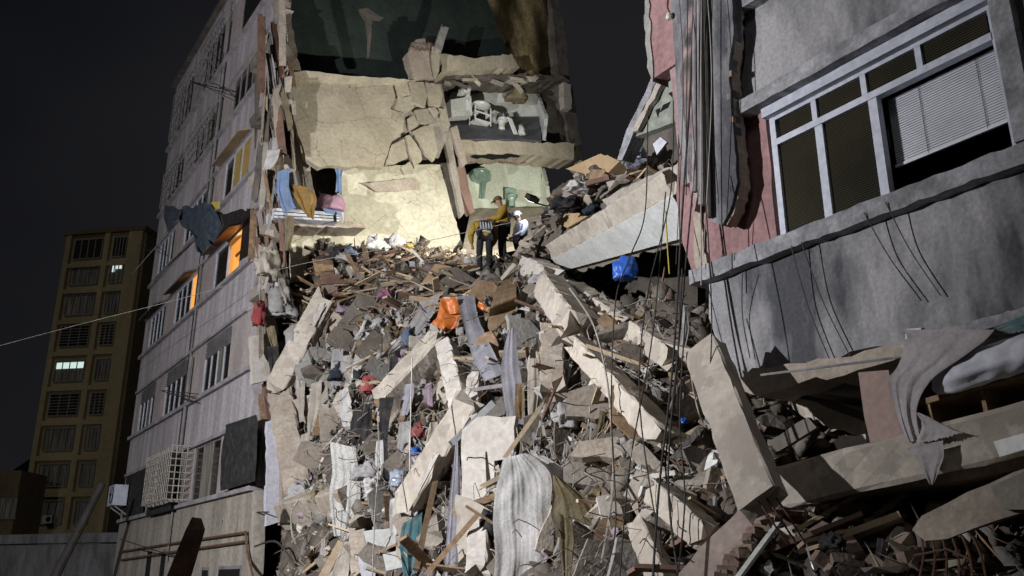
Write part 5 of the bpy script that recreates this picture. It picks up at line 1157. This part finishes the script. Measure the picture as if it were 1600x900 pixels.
# ------------------------------------------------------------------ rescuers
def skin_obj(name, chains, mat, parent, base, rot, sub=2):
    V, E, Rd = [], [], []; idx = {}
    def vid(p, r):
        k = tuple(round(x, 4) for x in p)
        if k not in idx: idx[k] = len(V); V.append(p); Rd.append(r)
        return idx[k]
    for ch in chains:
        ids = [vid(p, r) for p, r in ch]; E += list(zip(ids[:-1], ids[1:]))
    me = bpy.data.meshes.new(name); me.from_pydata([Vector(p) for p in V], E, []); me.update()
    o = bpy.data.objects.new(name, me); COL.objects.link(o)
    o.modifiers.new('Skin', 'SKIN')
    for i, r in enumerate(Rd): me.skin_vertices[0].data[i].radius = (r, r) if not isinstance(r, tuple) else r
    me.skin_vertices[0].data[0].use_root = True
    sm = o.modifiers.new('Sub', 'SUBSURF'); sm.levels = sub; sm.render_levels = sub
    # evaluate to a plain mesh
    dg = bpy.context.evaluated_depsgraph_get(); m2 = bpy.data.meshes.new_from_object(o.evaluated_get(dg)); bpy.data.objects.remove(o)
    m2.materials.clear(); m2.materials.append(MATS[mat]); m2.polygons.foreach_set('use_smooth', [True]*len(m2.polygons))
    o = bpy.data.objects.new(name, m2); COL.objects.link(o); put(o, base, parent); o.rotation_euler = (0, 0, rot); return o
def lprim(name, vf, mat, parent, base, rot, smooth=True):
    M_ = Matrix.Rotation(rot, 3, 'Z'); o = make(name, [Vector(base) + M_ @ Vector(v) for v in vf[0]], vf[1], mat, parent, smooth); return o
def person(label, base, rot, J, top, trousers, hat, sleeves_to_wrist=True):
    """J: joints in the figure's own frame, facing -x, z up"""
    o = thing('person', label, 'person', base)
    P = {k: Vector(v) for k, v in J.items()}
    hd_ = P['head']; nk = P['neck']; ch = P['chest']; pv = P['pelvis']
    up_ = (hd_ - nk).normalized()
    # body: one continuous skin (head, neck, torso, arms with hands, legs)
    def arm(s): return [(tuple(ch), .13), (tuple(P['sh'+s]), .06), (tuple(P['el'+s]), .045), (tuple(P['wr'+s]), .03), (tuple(P['wr'+s] + (P['wr'+s]-P['el'+s]).normalized()*.07), .042), (tuple(P['wr'+s] + (P['wr'+s]-P['el'+s]).normalized()*.11), .032)]
    def leg(s): return [(tuple(pv), .13), (tuple(P['hp'+s]), .09), (tuple(P['kn'+s]), .058), (tuple(P['an'+s]), .04)]
    body = [[(tuple(pv), .13), (tuple(ch), .13), (tuple(nk), .055), (tuple(hd_ - up_*.05), .075), (tuple(hd_ + up_*.05), .098), (tuple(hd_ + up_*.11), .07)], arm('L'), arm('R'), leg('L'), leg('R')]
    skin_obj('body', body, 'skin', o, base, rot)
    jk = [[(tuple(pv - Vector((0,0,.10))), .18), (tuple(pv + Vector((0,0,.06))), .185), (tuple(pv.lerp(ch, .5)), .19), (tuple(ch), .20), (tuple(nk - up_*.02), .085)]]
    for s in 'LR': jk.append([(tuple(ch), .20), (tuple(P['sh'+s]), .10), (tuple(P['el'+s]), .08), (tuple(P['wr'+s] + (P['el'+s]-P['wr'+s]).normalized()*.03), .05)])
    jkt = skin_obj('jacket', jk, top, o, base, rot)
    tr = [[(tuple(pv), .15), (tuple(P['hp'+s]), .108), (tuple(P['kn'+s]), .08), (tuple(P['an'+s]), .066)] for s in 'LR']
    skin_obj('trousers', tr, trousers, o, base, rot)
    for s in 'LR': skin_obj('boot', [[(tuple(P['an'+s] + Vector((.03,0,.02))), .055), (tuple(P['an'+s] + Vector((-.02,0,-.05))), .05), (tuple(P['an'+s] + Vector((-.16,0,-.06))), .038)]], 'trousers_dark', o, base, rot)
    # face towards -x: nose, ears
    fw = Vector((-1,0,0)); fw = (fw - up_*fw.dot(up_)).normalized(); sd = up_.cross(fw)
    lprim('nose', tube([hd_ + fw*.095 + up_*.03, hd_ + fw*.125 - up_*.01, hd_ + fw*.10 - up_*.015], [.010,.016,.012], 6), 'skin', o, base, rot)
    for s in (-1, 1):
        lprim('ear', lathe(hd_ + sd*s*.095, [(.03,0),(.03,.012),(.015,.02)], 8, sd*s), 'skin', o, base, rot)
        lprim('eye', lathe(hd_ + fw*.09 + sd*s*.035 + up_*.03, [(.011,0),(.008,.006)], 6, fw), 'wire', o, base, rot)
    if hat == 'cap':
        h = lprim('cap', lathe(hd_ + up_*.045, [(.112,0),(.114,.03),(.105,.07),(.07,.105),(.02,.118)], 14, up_), 'cap_brown', o, base, rot)
        lprim('visor', slab([hd_+fw*.10+up_*.055+sd*.075, hd_+fw*.19+up_*.045+sd*.045, hd_+fw*.19+up_*.045-sd*.045, hd_+fw*.10+up_*.055-sd*.075], up_*.012), 'cap_brown', o, base, rot)
    else:
        lprim('helmet', lathe(hd_ + up_*.035, [(.135,0),(.138,.02),(.122,.03),(.118,.07),(.09,.115),(.03,.14)], 16, up_, 1.08, 1.0), hat, o, base, rot)
    return o, jkt
def std(**kw):
    J = dict(pelvis=(0,0,.96), chest=(0,0,1.30), neck=(-.02,0,1.48), head=(-.05,0,1.62), hpL=(0,-.10,.92), hpR=(0,.10,.92), knL=(-.03,-.11,.50), knR=(-.03,.11,.50), anL=(.02,-.11,.09), anR=(.02,.11,.09),
        shL=(.0,-.20,1.40), shR=(.0,.20,1.40), elL=(-.06,-.26,1.12), elR=(-.06,.26,1.12), wrL=(-.28,-.18,1.08), wrR=(-.28,.18,1.08)); J.update(kw); return J
def feet(x, y, Y):
    return PY(x, y, Y)
b1_ = feet(786, 414, 20.2)
p1, j1 = person('rescuer in mustard jacket and brown cap standing on the crest of the rubble', b1_, .25, std(head=(-.11,0,1.61), neck=(-.05,0,1.47), wrL=(-.36,-.08,1.14), wrR=(-.36,.08,1.16), elL=(-.14,-.24,1.12), elR=(-.14,.24,1.12)), 'jacket_mustard', 'trousers_dark', 'cap')
lprim('belt', lathe((0,0,.98), [(.187,0),(.19,.03),(.187,.06)], 14, UP, 1, 1), 'trousers_dark', p1, b1_, .25)
lprim('shoulder_strap', bar((-.10,.08,1.0), (.10,.09,1.43), .05, .36, UP), 'trousers_dark', p1, b1_, .25)
b2_ = feet(757, 426, 19.7)
p2, j2 = person('rescuer bending over with dark reflective vest and mustard sleeves', b2_, -1.35, std(pelvis=(.0,0,.90), chest=(-.14,0,1.20), neck=(-.28,0,1.31), head=(-.40,0,1.33), shL=(-.15,-.21,1.24), shR=(-.15,.21,1.24), elL=(-.20,-.31,.98), elR=(-.20,.31,.98), wrL=(-.34,-.24,.78), wrR=(-.34,.24,.78), knL=(-.05,-.12,.48), knR=(-.05,.12,.48)), 'jacket_mustard', 'trousers_dark', 'trousers_dark')
vst = skin_obj('vest', [[((.0,0,.92), .20), ((-.04,0,1.0), .21), ((-.14,0,1.20), .225), ((-.22,0,1.27), .14)]], 'cloth_black', p2, b2_, -1.35)
for i in range(5):
    yy = -.13 + i*.065
    lprim('reflective_letter', bar((.172,yy,1.04), (.085,yy,1.225), .03, .02, Vector((1,0,.5))), 'reflective', p2, b2_, -1.35, False)
lprim('reflective_band', bar((.198,-.10,.95), (.198,.10,.95), .015, .04, UP), 'reflective', p2, b2_, -1.35, False)
b3_ = feet(815, 436, 20.7)
p3, j3 = person('rescuer with white helmet and white shirt brightly lit behind the others', b3_, .5, std(head=(-.12,0,1.60), neck=(-.06,0,1.47), wrL=(-.3,-.1,1.0), wrR=(-.3,.1,1.0)), 'shirt_white', 'trousers_dark', 'helmet_white')
lprim('belt', lathe((0,0,1.02), [(.17,0),(.172,.03),(.17,.05)], 14, UP), 'trousers_dark', p3, b3_, .5)

# ------------------------------------------------------------------ poles and cables
tag(make('leaning_pole', *tube([PY(84,905,30), PY(160,755,30)], [.15,.12], 10), 'wire'), 'thick grey utility pole leaning right in front of the street wall', 'pole')
tag(make('wooden_stake', *slab([PY(x, y, 5.2) for x, y in [(290,828),(300,808),(306,826),(282,906),(258,906)]], Vector((.02,.10,0))), 'rust'), 'dark wooden post top close to the camera at the bottom left', 'post')
CBL = [
 ('cable','thin cable crossing from the left edge to the rescuers',[(-30,548,26),(120,508,25),(300,462,23),(460,415,21.5),(640,382,20),(760,356,19),(900,325,16)],.007,'wire_pale'),
 ('cable','thick black cable hanging along the corner of the wing',[(1084,-20,9.2),(1078,150,9.2),(1066,330,9.1),(1052,560,8.9),(1030,760,8.5),(1020,905,8.2)],.012,'wire'),
 ('cable','second thick black cable hanging beside the first at the wing corner',[(1092,-20,9.15),(1098,150,9.1),(1082,300,9.1),(1062,520,8.9),(1044,740,8.4),(1060,905,8.1)],.010,'wire'),
 ('cable','thin cable hanging in front of the blue bag',[(1052,140,9.7),(1048,300,9.7),(1010,470,9.5),(1000,640,9.2),(1040,905,8.6)],.008,'wire'),
 ('cable','thin cable hanging left of the blue bag',[(1012,180,10),(1008,330,10),(985,400,10),(962,470,9.8),(955,640,9.5),(962,820,9),(940,905,8.8)],.008,'wire'),
 ('cable','fine cable hanging by the red wall',[(1058,-20,9.6),(1060,200,9.6),(1062,420,9.3),(1058,640,8.9)],.006,'wire'),
 ('cable','pale rope running down across the cream beams',[(890,450,11.5),(926,505,11.3),(946,580,11),(955,660,10.7),(958,760,10.2),(940,880,9.6)],.013,'wire_pale'),
 ('cable','pale wire looping at the foot of the wing',[(1078,560,8.9),(1082,600,8.8),(1094,650,8.7),(1112,668,8.6)],.010,'wire_pale'),
 ('cable','thin white wire looping over the pillar top',[(1112,538,8.6),(1130,552,8.5),(1136,572,8.5)],.006,'white_plaster'),
 ('cable','yellow wire hanging in the dark gap by the red wall',[(1040,330,10.4),(1042,370,10.4),(1046,428,10.3)],.010,'wire_yellow'),
 ('cable','dark wire running down in front of the red wall panel',[(1098,270,8.6),(1107,380,8.5),(1112,520,8.4),(1104,640,8.4)],.007,'wire'),
 ('cable','long dark wire falling from the wing to the pink slab',[(1072,480,8.8),(1062,650,8.5),(1070,780,8.2),(1058,905,7.9)],.008,'wire'),
 ('cable','dark wire falling left of the wing to the lower rubble',[(1040,300,9.8),(1020,520,9.4),(985,720,8.8),(968,905,8.4)],.008,'wire'),
 ('cable','dark wire falling past the torn white sheet',[(1066,420,9.0),(1056,600,8.8),(1040,720,8.6),(1050,800,8.4)],.009,'wire'),
 ('cable','white cord hanging in front of the clothes at the left',[(644,560,14),(642,640,13.8),(640,740,13.6)],.010,'white_plaster'),
 ('cable','grey cord hanging in front of the bags at the left',[(590,640,14.5),(592,720,14.3),(586,800,14),(582,900,13.6)],.009,'wire_pale'),
 ('cable','white wire curling below the pale vertical panel',[(466,782,18),(456,800,18),(456,830,17.8),(462,850,17.8)],.018,'wire_pale'),
 ('cable','dark wire hanging across the lower wall of the standing block',[(188,842,30),(280,870,27),(360,872,24),(410,838,22)],.018,'wire'),
 ('cable','dark wire looping on the lower wall of the standing block',[(348,812,24),(352,846,24),(380,850,23),(392,806,22.5),(420,800,21)],.016,'wire'),
 ('cable','twisted wire at the corner below the pale vertical panel',[(398,854,20),(430,846,19),(452,870,18.5),(470,900,18)],.022,'wire'),
]
for n, l, P_, r, m in CBL:
    tag(make(n, *tube(smoothline([PY(*p) for p in P_], 8), r, 5), m), l, 'cable')
WB = thing('wire_bundle', 'loose wires hanging along the downpipes of the right wing', 'cable', PS(1100, 320, -.5))
Rw = random.Random(8)
for i in range(5):
    x = 1062 + i*11; P_ = [PS(x+Rw.uniform(-3,3), -20, -.45), PS(x+Rw.uniform(-6,6), 140, -.45), PS(x+Rw.uniform(-8,10), 300+Rw.uniform(0,160), -.45)]
    make('wire', *tube(smoothline(P_, 6), Rw.uniform(.004,.008), 4), Rw.choice(['wire','wire','wire_pale']), WB)
for i, (x0, y0, x1, y1) in enumerate(((1236,384,1302,575),(1252,378,1330,560),(1350,332,1440,470),(1384,316,1470,462),(1160,425,1172,560))):
    tag(make('cable', *tube(smoothline([PS(x0, y0, -.16), PS((x0+x1)/2-6, (y0+y1)/2, -.07), PS(x1, y1, -.05)], 6), .006, 4), 'wire'), ['second','middle','fourth','rightmost','leftmost'][i] + ' thin wire hanging over the lower grey wall of the wing', 'cable')
LP2 = thing('corner_lamp', 'small white lamp hanging on the red upper wall of the wing', 'lamp', PS(1045, 30, -.1))
make('bracket', *tube([PS(1044,-10,-.05), PS(1043,12,-.1), PS(1048,22,-.12)], .012, 5), 'wire', LP2); make('bulb', *lathe(PS(1046,30,-.14), [(.03,0),(.045,.03),(.03,.08)], 10), 'white_plaster', LP2)

# ================================================================== loose rubble
PROTO = {k: [chunk_mesh(s + 31*i, k) for s in range(8)] for i, k in enumerate(('chunk', 'flat', 'long'))}
# outline of the rubble in the photo, to place the pieces one can pick apart
REG = [(450,470),(500,410),(600,395),(740,415),(860,415),(960,440),(1060,470),(1080,560),(1150,640),(1240,700),(1240,780),(1420,800),(1440,900),(462,900),(470,600)]
def inside(x, y):
    c = False; n = len(REG)
    for i in range(n):
        (x1, y1), (x2, y2) = REG[i], REG[(i+1) % n]
        if (y1 > y) != (y2 > y) and x < (x2-x1)*(y-y1)/(y2-y1)+x1: c = not c
    return c
Rs = random.Random(99)
def spotpx():
    while True:
        x, y = Rs.uniform(440, 1440), Rs.uniform(395, 900)
        if inside(x, y): return x, y
proto_mesh = {}
def inst(name, kind, i, mat, loc, scale, label, cat, group):
    key = (kind, i, mat)
    if key not in proto_mesh:
        V, F = PROTO[kind][i]; me = bpy.data.meshes.new(name); me.from_pydata(V.tolist(), [], F.tolist()); me.update(); me.materials.append(MATS[mat]); proto_mesh[key] = me
    o = bpy.data.objects.new(name, proto_mesh[key]); COL.objects.link(o); WL[o.name] = loc; o.location = loc
    o.rotation_euler = (Rs.uniform(-.9,.9), Rs.uniform(-.9,.9), Rs.uniform(0, 6.3)); o.scale = scale; return tag(o, label, cat, group)
CM = ['debris_a','debris_b','debris_c','debris_light','concrete','debris_dark','concrete_warm','debris_b']
TONE = {'debris_a':'brownish','debris_b':'dark brown','debris_c':'grey','debris_light':'pale','concrete':'dusty','debris_dark':'blackish','concrete_warm':'beige'}
for i in range(190):
    x, y = spotpx(); c = PH(x, y, .08); s = (12 + (46 if y > 520 else 16)*Rs.random()**2)*pxm((c-CAM).length)*Rs.uniform(.7, 1.5); kd = Rs.choice(['chunk','flat','flat','flat','long','long'])
    mt_ = Rs.choice(CM); inst('concrete_chunk', kd, Rs.randrange(8), mt_, c, (s*Rs.uniform(1,1.9), s*1.1, s*Rs.uniform(.7,1.2)), TONE[mt_] + ' broken ' + {'chunk':'concrete chunk','flat':'flat concrete shard','long':'long concrete splinter'}[kd] + ' ' + zone(x, y), 'rubble', 'loose concrete chunks in the heap')
for i in range(60):
    x, y = spotpx(); c = PH(x, y, .10); s = Rs.uniform(.24, .5)
    inst('plaster_flake', 'flat', Rs.randrange(8), Rs.choice(['white_plaster','cream_plaster','tile_white']), c, (s, s, s*.7), 'pale plaster flake lying loose ' + zone(x, y), 'rubble', 'pale plaster flakes in the heap')
bkm = bpy.data.meshes.new('brick'); bv, bf = box((0,0,0), (.12,0,0), (0,.06,0), (0,0,.045)); bkm.from_pydata([tuple(v) for v in bv], [], bf); bkm.update(); bkm.materials.append(MATS['brick'])
for i in range(120):
    x, y = spotpx()
    if i < 28: x, y = Rs.uniform(1000, 1420), Rs.uniform(760, 900)
    c = PH(x, y, .06); o = bpy.data.objects.new('brick', bkm); COL.objects.link(o); o.location = c; o.rotation_euler = (Rs.uniform(-.8,.8), Rs.uniform(-.8,.8), Rs.uniform(0,6.3)); s = Rs.uniform(.6, 1.15); o.scale = (s*Rs.uniform(.5,1), s, s)
    tag(o, ('whole' if o.scale[0] > .75 else 'broken') + ' dusty red brick lying loose ' + zone(x, y), 'brick', 'loose bricks in the heap')
pkm = {}
for m in ('wood','wood_pale','wood_red'):
    me = bpy.data.meshes.new('wooden_plank'); bv, bf = box((0,0,0), (.5,0,0), (0,.05,0), (0,0,.014)); me.from_pydata([tuple(v) for v in bv], [], bf); me.update(); me.materials.append(MATS[m]); pkm[m] = me
for i in range(170):
    x, y = spotpx()
    if i < 95: x, y = Rs.uniform(470, 740), Rs.uniform(392, 490)
    c = PH(x, y, .16); wm_ = Rs.choice(['wood','wood_pale','wood_pale','wood_red']); o = bpy.data.objects.new('wooden_plank', pkm[wm_]); COL.objects.link(o); o.location = c
    o.rotation_euler = (Rs.uniform(-.6,.6), Rs.uniform(-.55,.55), Rs.uniform(-.7,.7) + (0 if i % 3 else 1.2)); L = Rs.uniform(.45, 1.5); o.scale = (L, Rs.uniform(.3,1.5), Rs.uniform(.8,2))
    tag(o, {'wood':'brown','wood_pale':'pale','wood_red':'reddish'}[wm_] + (' long' if L > 1.0 else ' short') + ' splintered plank lying loose ' + zone(x, y), 'plank', 'loose planks in the heap')

# ------------------------------------------------------------------ uncountable small debris
def scatter(name, label, n, kinds, smin, smax, mats, probs, region, lift, stretch=None, power=2.2):
    t = rng.uniform(region[0], region[1], n); s = rng.uniform(region[2], region[3], n)
    a = np.clip((t-T0)/STEP, 0, len(gt)-1.01).astype(int); b = np.clip((s-S0)/STEP, 0, len(gs)-1.01).astype(int); z = Hn[a, b]
    keep = z > .0; t, s, z = t[keep], s[keep], z[keep]; n = len(t)
    size = smin + (smax-smin) * rng.random(n)**power
    pos = np.array(OO)[None] + t[:, None]*np.array(AX)[None] + s[:, None]*np.array(NX)[None]; pos[:, 2] = z + lift*size
    q = rng.normal(size=(n, 4)); q /= np.linalg.norm(q, axis=1)[:, None]; w_, x_, y_, z_ = q.T
    Rm = np.stack([np.stack([1-2*(y_*y_+z_*z_), 2*(x_*y_-z_*w_), 2*(x_*z_+y_*w_)], -1), np.stack([2*(x_*y_+z_*w_), 1-2*(x_*x_+z_*z_), 2*(y_*z_-x_*w_)], -1), np.stack([2*(x_*z_-y_*w_), 2*(y_*z_+x_*w_), 1-2*(x_*x_+y_*y_)], -1)], 1)
    protos = [p for k in kinds for p in PROTO[k]]; pid = rng.integers(0, len(protos), n); mid_ = rng.choice(len(mats), n, p=probs)
    VV, FF, MM = [], [], []; off = 0
    for k, (V, F) in enumerate(protos):
        ii = np.where(pid == k)[0]
        if not len(ii): continue
        Vs = V * (np.array(stretch) if stretch is not None else 1)
        P = np.einsum('nij,vj->nvi', Rm[ii], Vs) * size[ii][:, None, None] + pos[ii][:, None, :]
        VV.append(P.reshape(-1, 3)); nvv = len(V)
        FF.append((F[None] + (off + np.arange(len(ii))*nvv)[:, None, None]).reshape(-1, 3)); MM.append(np.repeat(mid_[ii], len(F))); off += len(ii)*nvv
    VV = np.concatenate(VV); FF = np.concatenate(FF); MM = np.concatenate(MM)
    me = bpy.data.meshes.new(name); me.vertices.add(len(VV)); me.vertices.foreach_set('co', VV.ravel().astype(np.float32))
    me.loops.add(FF.size); me.loops.foreach_set('vertex_index', FF.ravel().astype(np.int32)); me.polygons.add(len(FF)); me.polygons.foreach_set('loop_start', np.arange(0, FF.size, 3, dtype=np.int32))
    for m in mats: me.materials.append(MATS[m])
    me.polygons.foreach_set('material_index', MM.astype(np.int32)); me.update(calc_edges=True); me.validate()
    o = bpy.data.objects.new(name, me); COL.objects.link(o); return tag(o, label, None, kind='stuff')
RG = (-5, 18.0, -3.2, 6.5)
scatter('concrete_debris', 'small broken concrete, plaster and brick covering the heap', 19000, ('chunk','flat','flat','long'), .05, .50, ['debris_a','debris_b','debris_dark','debris_light','brick','debris_c','white_plaster'], [.25,.26,.22,.06,.05,.14,.02], RG, .12)
scatter('fine_debris', 'fine gravel and plaster crumbs covering the heap', 24000, ('chunk',), .02, .09, ['debris_a','debris_b','debris_dark','debris_light','brick'], [.3,.3,.25,.08,.07], (-5, 14, -3, 4), .3)
scatter('wood_splinters', 'splintered laths and sticks strewn over the heap', 7000, ('long',), .12, .75, ['wood','wood_pale','wood_red','dark_concrete','steel_pale'], [.3,.3,.2,.15,.05], RG, .2, (1, .12, .10))
# tangled thin wires and straps
WG = G(); Rt = random.Random(17)
for i in range(900):
    x, y = spotpx() if i % 3 else (Rt.uniform(480, 780), Rt.uniform(480, 760))
    if x > 1090 and i % 6: continue
    p = PH(x, y, .15); P_ = [p]; v = Vector((Rt.uniform(-1,1), Rt.uniform(-.5,.5), Rt.uniform(-.8,.6))).normalized()
    for k in range(5):
        v = (v + Vector((Rt.uniform(-.7,.7), Rt.uniform(-.7,.4), Rt.uniform(-.9,.5)))).normalized(); P_.append(P_[-1] + v*Rt.uniform(.08,.22))
    WG.add(tube(smoothline(P_, 3), Rt.uniform(.004,.010), 4))
o = WG.make('tangled_wire', 'wire_pale'); tag(o, 'thin tangled wires, straps and strips caught in the heap', None, kind='stuff')
# torn paper and cloth scraps
SG = {}
for i in range(420):
    x, y = (Rt.uniform(470, 780), Rt.uniform(470, 780)) if i % 3 else spotpx(); m = Rt.choice(['cloth_white','cloth_grey','cloth_beige','cloth_beige','cloth_taupe','cloth_black','cloth_olive','cloth_mauve','cloth_brown','cloth_white','cloth_grey','cloth_taupe'])
    c = PH(x, y, .10); k = Rt.uniform(4, 12)*pxm((c-CAM).length)
    SG.setdefault(m, G()).add(rag(c, k*Rt.uniform(.8,1.7), i+200))
for m, g_ in SG.items(): tag(g_.make('cloth_scraps', m, None, True), 'small ' + m[6:] + ' cloth scraps and torn clothes strewn in the heap', None, kind='stuff')

# torn cloth and plastic strips hanging off the pieces
ST = {}
for i in range(380):
    x, y = (Rt.uniform(450, 900), Rt.uniform(470, 860)) if i % 4 else spotpx()
    if not inside(x, y): continue
    w0 = Rt.uniform(3, 10); L = Rt.uniform(14, 62); dx = Rt.uniform(-12, 12); Y = d_of(x, y, .30)
    m = Rt.choice(['cloth_beige','cloth_grey','cloth_white','cloth_taupe','cloth_olive','cloth_black','cloth_lilac','cloth_beige','cloth_white','cloth_grey'])
    ST.setdefault(m, G()).add(cloth([(x, y), (x+dx*.3, y+L*.5), (x+dx, y+L)], [(x+w0, y+Rt.uniform(-3,3)), (x+dx*.4+w0*1.1, y+L*.5), (x+dx+w0*Rt.uniform(.3,1.2), y+L*Rt.uniform(.8,1.1))], Y, 2, .05, nv=9, nu=8, seed=i))
for m, g_ in ST.items(): tag(g_.make('torn_strips', m, None, True), 'torn strips of ' + m[6:] + ' cloth hanging from the rubble', None, kind='stuff')

# pieces lying on the bank above the sloping floor
Rk = random.Random(55); edge = [(815,385),(850,345),(880,300),(905,275),(950,262),(1000,258),(1060,250)]
for i in range(110):
    k = Rk.uniform(0, 5.99); j = int(k); f = k - j; x = edge[j][0]+(edge[j+1][0]-edge[j][0])*f; y = edge[j][1]+(edge[j+1][1]-edge[j][1])*f
    drop = Rk.random()**1.3 * (60 if x > 900 else 30); y += drop - 4; c = PS(x + Rk.uniform(-6, 6), y, 3.22 - .01*drop + Rk.uniform(-.1, .1)); s = Rk.uniform(.14, .5)
    mt_ = Rk.choice(CM); kd = Rk.choice(['flat', 'flat', 'long', 'chunk'])
    inst('concrete_chunk', kd, Rk.randrange(8), mt_, c, (s*1.3, s, s), TONE[mt_] + ' broken ' + {'chunk':'concrete chunk','flat':'flat concrete shard','long':'long concrete splinter'}[kd] + ' on the bank above the sloping floor', 'rubble', 'loose pieces on the sloping floor')
for i in range(26):
    x = Rk.uniform(850, 1040); y = np.interp(x, [e[0] for e in edge], [e[1] for e in edge]) + Rk.uniform(0, 36); c = PS(x, float(y), 3.0); wm_ = Rk.choice(['wood','wood_pale','wood_red'])
    o = bpy.data.objects.new('wooden_plank', pkm[wm_]); COL.objects.link(o); o.location = c; o.rotation_euler = (Rk.uniform(-.6,.6), Rk.uniform(-.7,.5), Rk.uniform(-.9,.9)); o.scale = (Rk.uniform(.3,.9), Rk.uniform(.4,1.6), 1)
    tag(o, {'wood':'brown','wood_pale':'pale','wood_red':'reddish'}[wm_] + ' splintered plank on the bank above the sloping floor', 'plank', 'loose planks on the sloping floor')
